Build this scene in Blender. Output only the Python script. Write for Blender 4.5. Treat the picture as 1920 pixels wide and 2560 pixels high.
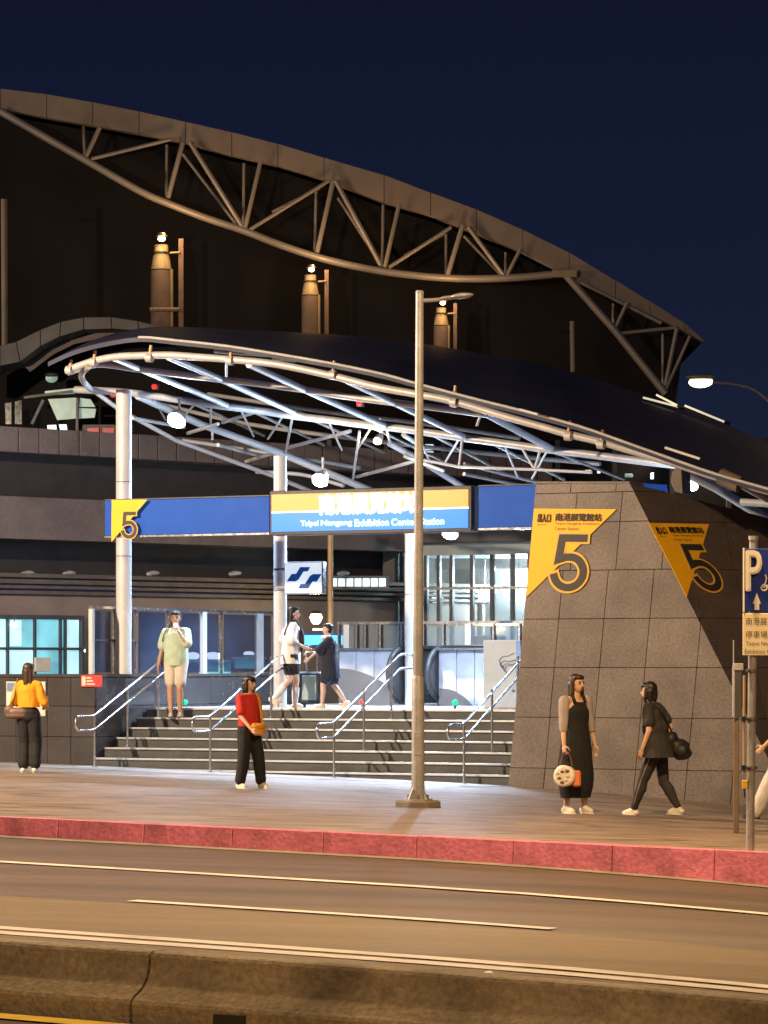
import bpy, bmesh, math, random
from mathutils import Vector, noise
random.seed(7)
C = bpy.context.scene.collection
for o in list(bpy.data.objects):
    bpy.data.objects.remove(o)
sc = bpy.context.scene

# ------------------------------------------------------------------ camera, sky, exposure
F, HX, HY, CAMZ = 8000.0, 960.0, 1665.0, 1.7
cam = bpy.data.cameras.new('camera')
cam.sensor_fit = 'HORIZONTAL'
cam.sensor_width = 36.0
cam.lens = F / 1920.0 * 36.0
cam.shift_y = (HY - 1280.0) / 1920.0
cam.clip_start = 0.5
cam.clip_end = 3000.0
camo = bpy.data.objects.new('camera', cam)
C.objects.link(camo)
camo.location = (0, 0, CAMZ)
camo.rotation_euler = (math.radians(90), 0, 0)
sc.camera = camo

w = bpy.data.worlds.new('World')
sc.world = w
w.use_nodes = True
nt = w.node_tree
nt.nodes.clear()
# night sky: deep navy, a little lighter towards the horizon, plus the last trace of Nishita twilight
sky = nt.nodes.new('ShaderNodeTexSky')
sky.sky_type = 'NISHITA'
sky.sun_disc = False
sky.sun_elevation = math.radians(-5.5)
sky.sun_rotation = math.radians(90)
tc = nt.nodes.new('ShaderNodeTexCoord')
sx_ = nt.nodes.new('ShaderNodeSeparateXYZ')
ramp = nt.nodes.new('ShaderNodeValToRGB')
els = ramp.color_ramp.elements
els[0].position, els[0].color = 0.0, (.0120, .0150, .0520, 1)
els[1].position, els[1].color = 1.0, (.0035, .0045, .020, 1)
for pos_, c_ in ((.07, (.0088, .0136, .0360, 1)), (.13, (.0066, .0104, .0300, 1)), (.21, (.0050, .0072, .0240, 1))):
    e_ = els.new(pos_)
    e_.color = c_
nt.links.new(tc.outputs['Generated'], sx_.inputs[0])
nt.links.new(sx_.outputs['Z'], ramp.inputs[0])
bg = nt.nodes.new('ShaderNodeBackground')
bg.inputs[1].default_value = 1.0
bg2 = nt.nodes.new('ShaderNodeBackground')
bg2.inputs[1].default_value = 0.05
ad = nt.nodes.new('ShaderNodeAddShader')
wo = nt.nodes.new('ShaderNodeOutputWorld')
nt.links.new(ramp.outputs[0], bg.inputs[0])
nt.links.new(sky.outputs[0], bg2.inputs[0])
nt.links.new(bg.outputs[0], ad.inputs[0])
nt.links.new(bg2.outputs[0], ad.inputs[1])
nt.links.new(ad.outputs[0], wo.inputs[0])

sc.view_settings.view_transform = 'Standard'
sc.view_settings.look = 'None'
sc.view_settings.exposure = 0.0
sc.view_settings.gamma = 1.0
sc.render.engine = 'CYCLES'
try:
    sc.cycles.use_denoising = True
    sc.cycles.denoiser = 'OPENIMAGEDENOISE'
except Exception:
    pass
sc.cycles.max_bounces = 6
sc.cycles.transparent_max_bounces = 12
sc.cycles.sample_clamp_indirect = 4.0
sc.cycles.caustics_reflective = False
sc.cycles.caustics_refractive = False


def lamp(name, loc, power, col, size=0.25, aim=None, cone=None, blend=0.6):
    ld = bpy.data.lights.new(name, 'SPOT' if cone else 'POINT')
    ld.energy = power
    ld.color = col
    ld.shadow_soft_size = size
    if cone:
        ld.spot_size = math.radians(cone)
        ld.spot_blend = blend
    lo = bpy.data.objects.new(name, ld)
    C.objects.link(lo)
    lo.location = loc
    if cone:
        a = Vector(aim) - Vector(loc)
        lo.rotation_euler = a.to_track_quat('-Z', 'Y').to_euler()
    return lo


WARM = (1.0, 0.64, 0.30)
WARM2 = (1.0, 0.76, 0.52)
COOL = (0.56, 0.74, 1.0)
# street lighting from unseen lamps along the road, plus added fill lights
lamp('street_and_fill_light', (-12.5, 40.5, 8.2), 15500, WARM2, 0.18)
for lx, ly, lpw in ((-5.5, 22.5, 1700), (6.5, 20.5, 1800), (1.5, 28.5, 4000), (-2.5, 5.5, 2300)):  # last two are added to light the people's fronts and the barrier face
    lamp('street_and_fill_light', (lx, ly, 9.0), lpw * 1.55, WARM, 0.3, aim=(lx, ly + (3 if lx == 1.5 else 0), 0), cone=146 if lx == 1.5 else 152 if lx == 6.5 else 132, blend=.5)
lamp('street_and_fill_light', (-24.0, 72.0, 12.0), 4600, (1.0, .78, .60), 0.5)  # added fill, brings a warm glow onto the far roof fascia
lamp('street_and_fill_light', (14.0, 64.0, 10.0), 900, (1.0, .66, .4), 0.5)  # second added fill, for the far background at right

# ------------------------------------------------------------------ frame helpers
TH = math.radians(26.5)
CT, ST = math.cos(TH), math.sin(TH)
U0 = 26.7


def L(u, v, z=0.0):
    """local frame: u along the kerb to the right, v away from the road, z up"""
    u -= U0
    return Vector((u * CT + v * ST, -u * ST + v * CT, z))


def UVZ(p):
    return (p.x * CT - p.y * ST + U0, p.x * ST + p.y * CT, p.z)


DU = Vector((CT, -ST, 0))
DV = Vector((ST, CT, 0))
UP = Vector((0, 0, 1))
CAM = Vector((0, 0, CAMZ))


def ray(px, py):
    return Vector(((px - HX) / F, 1.0, -(py - HY) / F))


def pY(px, py, Y):
    return CAM + ray(px, py) * Y


def onplane(px, py, P0, N):
    r = ray(px, py)
    return CAM + r * ((P0 - CAM).dot(N) / r.dot(N))


def pv(px, py, v):
    return onplane(px, py, DV * v, DV)


def pu(px, py, u):
    return onplane(px, py, L(u, 40), DU)


def z_old(x):
    return -0.025 * x - (0.006 * x * x if x > 0 else 0.0) if x < 8 else -0.584 - 0.02 * (x - 8)


KV = 27.8      # kerb face
BV = 43.0      # foot of the stairs


def z_walk(x, y):
    v = x * ST + y * CT
    t = min(1.0, max(0.0, (v - KV) / (BV - KV)))
    k = 0.06 - 0.02 * x
    return k * (1 - t) + z_old(x) * t


def z_road(x, y):
    return -0.15 + z_old(x)


def ground(px, py, zf=z_walk):
    z = 0.0
    for _ in range(30):
        Y = F * (CAMZ - z) / (py - HY)
        z = 0.5 * z + 0.5 * zf((px - HX) / F * Y, Y)
    return Vector(((px - HX) / F * Y, Y, z))


# ------------------------------------------------------------------ materials
def mat(name, col, rough=0.6, metal=0.0, var=0.18, scale=5.0, bump=0.0, bscale=60.0, emit=None, estr=0.0,
        stretch=None, spec=0.5, var2=0.0, scale2=60.0, trans=0.0, dirt=0.0, objvar=0.0, dscale=1.7):
    m = bpy.data.materials.new(name)
    m.use_nodes = True
    n = m.node_tree
    b = n.nodes['Principled BSDF']
    b.inputs['Roughness'].default_value = rough
    b.inputs['Metallic'].default_value = metal
    b.inputs['Specular IOR Level'].default_value = spec
    geo = n.nodes.new('ShaderNodeNewGeometry')
    mp = n.nodes.new('ShaderNodeMapping')
    mp.inputs['Rotation'].default_value = (0, 0, TH)
    if stretch:
        mp.inputs['Scale'].default_value = stretch
    n.links.new(geo.outputs['Position'], mp.inputs['Vector'])

    def nz(s, det=4.0):
        t = n.nodes.new('ShaderNodeTexNoise')
        t.inputs['Scale'].default_value = s
        t.inputs['Detail'].default_value = det
        n.links.new(mp.outputs[0], t.inputs['Vector'])
        return t

    def scaled(prev, s, amount, lo=0.3, hi=0.7):
        t = nz(s)
        mr = n.nodes.new('ShaderNodeMapRange')
        mr.inputs['From Min'].default_value = lo
        mr.inputs['From Max'].default_value = hi
        mr.inputs['To Min'].default_value = 1 - amount
        mr.inputs['To Max'].default_value = 1 + amount
        n.links.new(t.outputs['Fac'], mr.inputs['Value'])
        x = n.nodes.new('ShaderNodeVectorMath')
        x.operation = 'SCALE'
        n.links.new(prev, x.inputs[0])
        n.links.new(mr.outputs[0], x.inputs['Scale'])
        return x.outputs[0]

    rgb = n.nodes.new('ShaderNodeRGB')
    rgb.outputs[0].default_value = (*col, 1)
    out = rgb.outputs[0]
    if var:
        out = scaled(out, scale, var)
    if var2:
        out = scaled(out, scale2, var2)
    if objvar:
        oi = n.nodes.new('ShaderNodeObjectInfo')
        mr = n.nodes.new('ShaderNodeMapRange')
        mr.inputs['To Min'].default_value = 1 - objvar
        mr.inputs['To Max'].default_value = 1 + objvar
        n.links.new(oi.outputs['Random'], mr.inputs['Value'])
        x = n.nodes.new('ShaderNodeVectorMath')
        x.operation = 'SCALE'
        n.links.new(out, x.inputs[0])
        n.links.new(mr.outputs[0], x.inputs['Scale'])
        out = x.outputs[0]
    if dirt:
        t = nz(dscale, 8)
        mr = n.nodes.new('ShaderNodeMapRange')
        mr.inputs['From Min'].default_value = 0.52
        mr.inputs['From Max'].default_value = 0.68
        mr.inputs['To Max'].default_value = dirt
        n.links.new(t.outputs['Fac'], mr.inputs['Value'])
        mx = n.nodes.new('ShaderNodeMixRGB')
        mx.inputs[2].default_value = (0.03, 0.022, 0.016, 1)
        n.links.new(mr.outputs[0], mx.inputs[0])
        n.links.new(out, mx.inputs[1])
        out = mx.outputs[0]
    n.links.new(out, b.inputs['Base Color'])
    if rough < 0.9 and var:
        t = nz(scale * 2.3)
        mr = n.nodes.new('ShaderNodeMapRange')
        mr.inputs['To Min'].default_value = max(0.02, rough - 0.12)
        mr.inputs['To Max'].default_value = min(1, rough + 0.12)
        n.links.new(t.outputs['Fac'], mr.inputs['Value'])
        n.links.new(mr.outputs[0], b.inputs['Roughness'])
    if bump:
        t = nz(bscale, 5)
        bp = n.nodes.new('ShaderNodeBump')
        bp.inputs['Strength'].default_value = bump
        bp.inputs['Distance'].default_value = 0.02
        n.links.new(t.outputs['Fac'], bp.inputs['Height'])
        n.links.new(bp.outputs[0], b.inputs['Normal'])
    if emit:
        b.inputs['Emission Color'].default_value = (*emit, 1)
        b.inputs['Emission Strength'].default_value = estr
    if trans:
        o = n.nodes['Material Output']
        tr = n.nodes.new('ShaderNodeBsdfTransparent')
        tr.inputs[0].default_value = (*[min(1, c * 1.6 + .62) for c in col], 1)
        mx = n.nodes.new('ShaderNodeMixShader')
        mx.inputs[0].default_value = trans
        n.links.new(b.outputs[0], mx.inputs[1])
        n.links.new(tr.outputs[0], mx.inputs[2])
        n.links.new(mx.outputs[0], o.inputs[0])
    return m


def lit(name, col, s, var=0.0, scale=3.0):
    m = bpy.data.materials.new(name)
    m.use_nodes = True
    n = m.node_tree
    b = n.nodes['Principled BSDF']
    b.inputs['Base Color'].default_value = (*[0.6 * c for c in col], 1)
    b.inputs['Roughness'].default_value = 0.35
    b.inputs['Emission Color'].default_value = (*col, 1)
    b.inputs['Emission Strength'].default_value = s
    if var:
        g = n.nodes.new('ShaderNodeNewGeometry')
        t = n.nodes.new('ShaderNodeTexNoise')
        t.inputs['Scale'].default_value = scale
        mr = n.nodes.new('ShaderNodeMapRange')
        mr.inputs['From Min'].default_value = 0.3
        mr.inputs['From Max'].default_value = 0.7
        mr.inputs['To Min'].default_value = s * (1 - var)
        mr.inputs['To Max'].default_value = s * (1 + var)
        n.links.new(g.outputs['Position'], t.inputs['Vector'])
        n.links.new(t.outputs['Fac'], mr.inputs['Value'])
        n.links.new(mr.outputs[0], b.inputs['Emission Strength'])
    return m


M = dict(
    asphalt=mat('asphalt', (.084, .054, .038), .6, var=.30, scale=.9, stretch=(.12, 1.6, 1), var2=.30, scale2=60, bump=.5, bscale=70, dirt=.3, dscale=1.1),
    asphalt2=mat('newer_asphalt', (.135, .090, .040), .62, var=.22, scale=.8, stretch=(.10, 1.8, 1), var2=.34, scale2=70, bump=.5, bscale=80, dirt=.25, dscale=1.3),
    paint=mat('road_paint', (.58, .53, .50), .6, var=.15, scale=6, var2=.12, scale2=50, dirt=.25),
    yellow_paint=mat('yellow_road_paint', (.72, .5, .05), .6, var=.15, scale=6, dirt=.3),
    paving=mat('paving', (.235, .172, .125), .5, var=.3, scale=1.1, stretch=(.9, 1.6, 1), var2=.2, scale2=16, bump=.3, bscale=24, dirt=.6),
    lit_apron=mat('cool_lit_apron', (.40, .41, .43), .3, var=.2, scale=2.0, stretch=(.4, 2.2, 1), var2=.12, scale2=60),  # paving before the stairs with the cool light painted into its colour
    soil=mat('dark_ground', (.05, .048, .045), .9, var=.3, scale=.6),
    kerb=mat('kerb_red_paint', (.56, .165, .27), .6, var=.16, scale=2.4, var2=.2, scale2=20, bump=.4, bscale=26, dirt=.3, dscale=2.6, objvar=.06),
    concrete=mat('median_concrete', (.30, .24, .16), .85, var=.25, scale=2.2, var2=.25, scale2=28, bump=.8, bscale=38, dirt=.55),
    concrete2=mat('pale_concrete', (.20, .165, .125), .85, var=.22, scale=4, bump=.4, bscale=40, dirt=.4),
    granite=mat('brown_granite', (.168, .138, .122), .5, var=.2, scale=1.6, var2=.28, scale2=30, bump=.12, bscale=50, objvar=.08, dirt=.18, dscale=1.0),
    granite_shaded=mat('shaded_granite', (.095, .076, .072), .5, var=.12, scale=3.2, var2=.25, scale2=34, objvar=.1),  # same granite, with the shade of the turned face put into its colour
    joint=mat('joint_mortar', (.085, .07, .062), .9, var=.2),
    dark_stone=mat('dark_polished_granite', (.062, .057, .058), .24, objvar=.1, var=.16, scale=2.0, var2=.2, scale2=45),
    riser=mat('stair_granite', (.075, .077, .075), .4, var=.2, scale=3, var2=.2, scale2=45),
    tread=mat('stair_tread_granite', (.095, .096, .10), .35, var=.15, scale=4, var2=.15, scale2=50),
    nosing=mat('nosing_metal', (.60, .61, .62), .42, .85, var=.1),
    landing=mat('landing_granite', (.5, .51, .53), .25, var=.12, scale=2, var2=.1, scale2=40),
    steel=mat('stainless_steel', (.66, .67, .70), .24, .95, var=.08, scale=8),
    brushed=mat('brushed_steel_panel', (.52, .56, .64), .38, .6, var=.16, scale=3),
    white_steel=mat('white_painted_steel', (.60, .60, .60), .42, .1, var=.1, scale=3, var2=.06, scale2=30),
    tube=mat('grey_painted_tube', (.48, .465, .455), .42, .15, var=.14, scale=4, var2=.08, scale2=30),
    galv=mat('galvanised_pole', (.36, .36, .37), .5, .25, var=.16, scale=5, var2=.12, scale2=40, dirt=.15),
    roof=mat('dark_blue_roof_sheet', (.020, .024, .058), .55, .0, spec=.3, var=.5, scale=.8, stretch=(.5, 2, 2)),
    hull=mat('dark_cladding', (.019, .017, .0175), .9, spec=.08, var=.2, scale=.4),
    fascia=mat('roof_fascia', (.22, .175, .145), .65, var=.16, scale=.5, dirt=.2),
    truss=mat('truss_steel', (.28, .25, .23), .5, .2, var=.15, scale=1.0),
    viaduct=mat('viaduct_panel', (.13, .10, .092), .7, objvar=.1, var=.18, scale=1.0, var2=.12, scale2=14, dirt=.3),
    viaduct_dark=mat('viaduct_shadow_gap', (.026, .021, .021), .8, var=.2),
    brown_wall=mat('brown_tiled_wall', (.20, .15, .125), .65, var=.16, scale=1.6, var2=.1, scale2=30),
    louver=mat('louver', (.12, .095, .08), .5, .2, var=.2),
    grey_band=mat('grey_band', (.085, .08, .08), .6, var=.15, scale=2),
    blue_panel=mat('blue_fascia_panel', (.012, .08, .42), .5, spec=.15, var=.08, scale=2, emit=(.025, .075, .40), estr=.28),  # weak blue emission added to brighten the panel under the warm lamps
    black=mat('black_frame', (.02, .02, .022), .45, var=.1),
    yellow=mat('yellow_sign', (.95, .50, .006), .5, var=.05, scale=4),
    yellow_line=mat('yellow_sign_outline', (.78, .46, .05), .4, var=.05),
    sign_black=mat('sign_numeral_black', (.035, .028, .026), .5, var=.1),
    blue_sign=mat('parking_blue', (.012, .035, .28), .4, var=.06),
    cream=mat('cream_sign', (.86, .76, .52), .5, var=.06),
    sign_white=mat('sign_white', (.86, .80, .68), .5, var=.04),
    olive=mat('sign_lettering_olive', (.12, .085, .02), .5, var=.05),
    darkglass=mat('dark_blue_glass', (.03, .055, .11), .08, var=.35, scale=1.2, spec=.8, trans=.62),
    glass=mat('clear_glass', (.30, .36, .38), .06, var=.1, spec=.6, trans=.72),
    hall_wall=mat('hall_wall', (.40, .44, .45), .6, var=.15, scale=1),
    notice=mat('notice_paper', (.62, .56, .48), .6, var=.15, scale=6),
    notice_blue=mat('notice_blue', (.16, .25, .45), .6, var=.1),
    red_plate=mat('red_plate', (.62, .06, .05), .4, var=.1),
    rubber=mat('black_rubber', (.018, .018, .02), .5, var=.1),
    tan=mat('tan_post', (.15, .11, .075), .6, var=.15),
    dgrey=mat('dark_grey_metal', (.07, .07, .075), .5, .3, var=.15),
    lens=lit('lamp_lens', (.9, .96, 1.0), 22.0),
    lens_small=lit('lamp_lens_small', (1.0, .95, .72), 7.0),
    street_lens=lit('street_lamp_lens', (1.0, .80, .45), 3.0),
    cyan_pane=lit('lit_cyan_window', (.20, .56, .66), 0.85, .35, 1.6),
    cyan_pane2=lit('lit_pale_window', (.50, .84, .92), 1.0, .25, 1.2),
    green_pane=lit('lit_green_window', (.36, .52, .44), 0.55, .5, 2.0),
    white_pane=lit('lit_white_window', (.75, .9, .95), 1.2, .5, 2.0),
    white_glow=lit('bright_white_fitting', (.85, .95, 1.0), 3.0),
    red_lamp=lit('red_indicator', (1.0, .03, .012), 1.6),
    red_dim=lit('red_sign_glow', (.6, .02, .03), .55, .5, 2.0),
    green_lamp=lit('green_indicator', (.0, .9, .30), 1.0),
    warm_lamp=lit('warm_bulb', (1.0, .86, .42), 9.0),
    warm_tube=lit('warm_tube', (1.0, .88, .6), .75),
    sign_orange=lit('sign_face_orange', (1.0, .33, .075), 1.1, .12, .8),
    sign_blue=lit('sign_face_blue', (.0, .19, .85), 1.25, .12, .8),
    sign_lit=lit('sign_lettering_white', (1.0, .98, .92), 4.0),
    sign_cyan=lit('sign_lettering_cyan', (.50, .95, 1.0), 1.8),
    logo_face=lit('logo_face', (.80, .90, 1.0), .78, .06, 2),
    logo_blue=lit('logo_blue', (.0, .06, .28), .5),
    blue_glow=lit('blue_lit_sign', (.12, .62, 1.0), 1.3),
    brass=mat('stack_yellow', (.30, .235, .14), .65, .1, var=.12),
    stack=mat('stack_brown', (.17, .115, .09), .75, .0, var=.15),
    board=mat('pale_blue_board', (.46, .56, .70), .5, var=.06),
    board_ink=mat('board_ink', (.16, .22, .32), .5, var=.05),
    orange_lit=mat('copper_pole', (.5, .32, .18), .5, .1, var=.1),
)

# ------------------------------------------------------------------ mesh helpers
WL = {}


class MB:
    def __init__(s):
        s.v, s.f = [], []

    def add(s, vs, fs):
        k = len(s.v)
        s.v += [Vector(a) for a in vs]
        s.f += [tuple(i + k for i in f) for f in fs]
        return s

    def hexa(s, p):  # 4 bottom + 4 top
        return s.add(p, [(0, 3, 2, 1), (4, 5, 6, 7), (0, 1, 5, 4), (1, 2, 6, 5), (2, 3, 7, 6), (3, 0, 4, 7)])

    def box(s, u0, u1, v0, v1, z0, z1):
        return s.hexa([L(u0, v0, z0), L(u1, v0, z0), L(u1, v1, z0), L(u0, v1, z0),
                       L(u0, v0, z1), L(u1, v0, z1), L(u1, v1, z1), L(u0, v1, z1)])

    def obox(s, c, ax, ay, az):
        """box: centre and three half axis vectors"""
        c = Vector(c)
        return s.hexa([c - ax - ay - az, c + ax - ay - az, c + ax + ay - az, c - ax + ay - az,
                       c - ax - ay + az, c + ax - ay + az, c + ax + ay + az, c - ax + ay + az])

    def prism(s, poly, vec):
        n = len(poly)
        vs = [Vector(p) for p in poly] + [Vector(p) + vec for p in poly]
        fs = [tuple(range(n)), tuple(range(2 * n - 1, n - 1, -1))]
        fs += [(i, i + n, (i + 1) % n + n, (i + 1) % n) for i in range(n)]
        return s.add(vs, fs)

    def tube(s, pts, r, seg=10, cap=True):
        pts = [Vector(p) for p in pts]
        rs = r if isinstance(r, (list, tuple)) else [r] * len(pts)
        rings = []
        ref = None
        for i, p in enumerate(pts):
            a = pts[max(0, i - 1)]
            b = pts[min(len(pts) - 1, i + 1)]
            t = (b - a).normalized()
            if ref is None:
                ref = Vector((0, 0, 1)) if abs(t.z) < .9 else Vector((1, 0, 0))
            x = (ref - t * ref.dot(t)).normalized()
            ref = x
            y = t.cross(x)
            rings.append([p + (x * math.cos(k / seg * math.tau) + y * math.sin(k / seg * math.tau)) * rs[i] for k in range(seg)])
        vs = [q for rg in rings for q in rg]
        fs = []
        for i in range(len(pts) - 1):
            for k in range(seg):
                k2 = (k + 1) % seg
                fs.append((i * seg + k, i * seg + k2, (i + 1) * seg + k2, (i + 1) * seg + k))
        if cap:
            fs.append(tuple(range(seg - 1, -1, -1)))
            fs.append(tuple(range((len(pts) - 1) * seg, len(pts) * seg)))
        return s.add(vs, fs)

    def ell(s, c, ax, ay, az, nu=14, nv=9):
        c = Vector(c)
        vs = [c - az]
        for j in range(1, nv):
            a = -math.pi / 2 + math.pi * j / nv
            for i in range(nu):
                b = math.tau * i / nu
                vs.append(c + ax * (math.cos(a) * math.cos(b)) + ay * (math.cos(a) * math.sin(b)) + az * math.sin(a))
        vs.append(c + az)
        fs = [(0, 1 + (i + 1) % nu, 1 + i) for i in range(nu)]
        for j in range(nv - 2):
            for i in range(nu):
                a, b = 1 + j * nu + i, 1 + j * nu + (i + 1) % nu
                fs.append((a, b, b + nu, a + nu))
        k = 1 + (nv - 2) * nu
        fs += [(k + i, k + (i + 1) % nu, k + nu) for i in range(nu)]
        return s.add(vs, fs)

    def cap(s, p0, r0, p1, r1, seg=12):
        """tapered capsule"""
        p0, p1 = Vector(p0), Vector(p1)
        t = (p1 - p0)
        t = t.normalized() if t.length > 1e-6 else Vector((0, 0, 1))
        pts, rs = [], []
        for a in (-80, -55, -28, 0):
            pts.append(p0 + t * r0 * math.sin(math.radians(a)))
            rs.append(r0 * math.cos(math.radians(a)))
        for a in (0, 28, 55, 80):
            pts.append(p1 + t * r1 * math.sin(math.radians(a)))
            rs.append(r1 * math.cos(math.radians(a)))
        return s.tube(pts, rs, seg)

    def loft(s, rings, n=20):
        """closed tube through (centre, half axis x, half axis y) rings"""
        vs = []
        for c, ax, ay in rings:
            vs += [Vector(c) + ax * math.cos(math.tau * i / n) + ay * math.sin(math.tau * i / n) for i in range(n)]
        fs = [tuple(range(n - 1, -1, -1)), tuple(range((len(rings) - 1) * n, len(rings) * n))]
        for j in range(len(rings) - 1):
            fs += [(j * n + i, j * n + (i + 1) % n, (j + 1) * n + (i + 1) % n, (j + 1) * n + i) for i in range(n)]
        return s.add(vs, fs)

    def sheet(s, rows):
        n = len(rows[0])
        vs = [p for r in rows for p in r]
        fs = [(j * n + i, j * n + i + 1, (j + 1) * n + i + 1, (j + 1) * n + i) for j in range(len(rows) - 1) for i in range(n - 1)]
        return s.add(vs, fs)


def props(o, label=None, cat=None, group=None, kind=None):
    if label:
        o['label'] = label
    if cat:
        o['category'] = cat
    if group:
        o['group'] = group
    if kind:
        o['kind'] = kind
    return o


def build(name, mb, m, parent=None, label=None, cat=None, group=None, kind=None, smooth=False, bevel=0.0, loc=None, fix=True):
    base = WL[parent.name] if parent else None
    if base is None:
        if loc is None:
            xs = [p.x for p in mb.v]
            ys = [p.y for p in mb.v]
            loc = Vector(((min(xs) + max(xs)) / 2, (min(ys) + max(ys)) / 2, min(p.z for p in mb.v)))
        base = Vector(loc)
    me = bpy.data.meshes.new(name)
    me.from_pydata([tuple(p - base) for p in mb.v], [], mb.f)
    if fix or bevel:
        bm = bmesh.new()
        bm.from_mesh(me)
        if fix:
            bmesh.ops.recalc_face_normals(bm, faces=bm.faces)
        if bevel:
            bmesh.ops.bevel(bm, geom=[e for e in bm.edges], offset=bevel, segments=1, affect='EDGES', clamp_overlap=True)
        bm.to_mesh(me)
        bm.free()
    if smooth:
        me.polygons.foreach_set('use_smooth', [True] * len(me.polygons))
        try:
            me.set_sharp_from_angle(angle=math.radians(40))
        except Exception:
            pass
    me.materials.append(m if not isinstance(m, str) else M[m])
    o = bpy.data.objects.new(name, me)
    C.objects.link(o)
    if parent:
        o.parent = parent
    else:
        o.location = base
    WL[o.name] = base
    props(o, label, cat, group, kind)
    return o


def thing(name, loc, label, cat, group=None, kind=None):
    o = bpy.data.objects.new(name, None)
    o.empty_display_size = 0.2
    C.objects.link(o)
    o.location = Vector(loc)
    WL[o.name] = Vector(loc)
    props(o, label, cat, group, kind)
    return o


def text_geo(body, bold=0.0):
    c = bpy.data.curves.new('lettering', 'FONT')
    c.body = body
    c.size = 1
    c.offset = bold
    c.resolution_u = 3
    o = bpy.data.objects.new('lettering', c)
    C.objects.link(o)
    dg = bpy.context.evaluated_depsgraph_get()
    dg.update()
    me = bpy.data.meshes.new_from_object(o.evaluated_get(dg))
    vs = [(v.co.x, v.co.y) for v in me.vertices]
    fs = [tuple(p.vertices) for p in me.polygons]
    bpy.data.objects.remove(o)
    bpy.data.curves.remove(c)
    bpy.data.meshes.remove(me)
    x0, x1 = min(a for a, _ in vs), max(a for a, _ in vs)
    y0, y1 = min(b for _, b in vs), max(b for _, b in vs)
    return [((a - x0) / (x1 - x0), (b - y0) / (y1 - y0)) for a, b in vs], fs


def lettering(body, P, ex, ey, m, parent, lift, bold=0.0, name='lettering', fat=0.0):
    """flat print: the glyphs' bounding box is mapped onto origin P, width vector ex, height vector ey"""
    vs, fs = text_geo(body, bold)
    mb = MB()
    offs = [(0, 0)] if not fat else [(0, 0), (fat, 0), (-fat, 0), (0, fat), (0, -fat), (fat * .7, fat * .7), (-fat * .7, -fat * .7), (fat * .7, -fat * .7), (-fat * .7, fat * .7)]
    hx, hy = ex.normalized() * ey.length, ey
    for k_, (dx, dy) in enumerate(offs):
        mb.add([P + ex * a + ey * b + hx * dx + hy * dy + lift * (1 + .08 * k_) for a, b in vs], fs)
    return build(name, mb, m, parent, fix=False)


def clip(poly, clipper):
    """Sutherland-Hodgman, both convex, clipper counter-clockwise"""
    out = poly
    for i in range(len(clipper)):
        a, b = clipper[i], clipper[(i + 1) % len(clipper)]
        inp, out = out, []
        if not inp:
            return []
        sd = lambda p: (b[0] - a[0]) * (p[1] - a[1]) - (b[1] - a[1]) * (p[0] - a[0])
        for k in range(len(inp)):
            p, q = inp[k], inp[(k + 1) % len(inp)]
            dp, dq = sd(p), sd(q)
            if dp >= 0:
                out.append(p)
            if dp * dq < 0:
                t = dp / (dp - dq)
                out.append((p[0] + (q[0] - p[0]) * t, p[1] + (q[1] - p[1]) * t))
    return out


def area2(p):
    return 0.5 * sum(p[i][0] * p[(i + 1) % len(p)][1] - p[(i + 1) % len(p)][0] * p[i][1] for i in range(len(p)))


def smoothpath(pts, n=4):
    out = []
    for i in range(len(pts) - 1):
        p0, p1, p2, p3 = pts[max(0, i - 1)], pts[i], pts[i + 1], pts[min(len(pts) - 1, i + 2)]
        for k in range(n):
            t = k / n
            out.append(.5 * ((2 * p1) + (p2 - p0) * t + (2 * p0 - 5 * p1 + 4 * p2 - p3) * t * t + (3 * p1 - p0 - 3 * p2 + p3) * t ** 3))
    out.append(pts[-1])
    return out


def ribbon(pts, w):
    """mitred ribbon in 2D"""
    left, right = [], []
    for i, p in enumerate(pts):
        p = Vector(p)
        ta = (p - Vector(pts[i - 1])).normalized() if i else None
        tb = (Vector(pts[i + 1]) - p).normalized() if i < len(pts) - 1 else None
        ta = ta or tb
        tb = tb or ta
        na, nb = Vector((-ta.y, ta.x)), Vector((-tb.y, tb.x))
        mdir = (na + nb)
        mdir = mdir.normalized() if mdir.length > 1e-4 else na
        k = w / max(0.35, mdir.dot(na))
        left.append(p + mdir * k)
        right.append(p - mdir * k)
    return left, right


# ------------------------------------------------------------------ ground, road, kerb
def drape(u0, u1, v0, v1, zf, lift=0.0, nu=40, nv=4):
    rows = []
    for j in range(nv + 1):
        r = []
        for i in range(nu + 1):
            p = L(u0 + (u1 - u0) * i / nu, v0 + (v1 - v0) * j / nv)
            p.z = zf(p.x, p.y) + lift
            r.append(p)
        rows.append(r)
    return MB().sheet(rows)


mb = MB().sheet([[Vector((x, y, -1.6 if y > 30 else -1.6)) for x in (-1500, 1500)] for y in (-300, 2500)])
build('ground', mb, 'soil', kind='structure', loc=(0, 0, -1.6))
road = build('road', drape(-10, 70, 4, KV + .15, z_road, nu=80, nv=10), 'asphalt', kind='structure', loc=(0, 20, -.15))
pave = build('pavement', drape(-10, 70, KV + .16, BV + .6, z_walk, nu=80, nv=8), 'paving', kind='structure', loc=(0, 35, 0))
ap = build('lit_apron_sheet', drape(-1.6, 7.4, BV - 1.15, BV + .3, z_walk, .004, nu=20, nv=3), 'lit_apron', pave)  # pale sheet painted as the pool of cool light before the stairs
build('gutter', drape(-10, 70, KV - .32, KV + .01, z_road, .005, nu=80, nv=1), 'concrete2', road)
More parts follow.
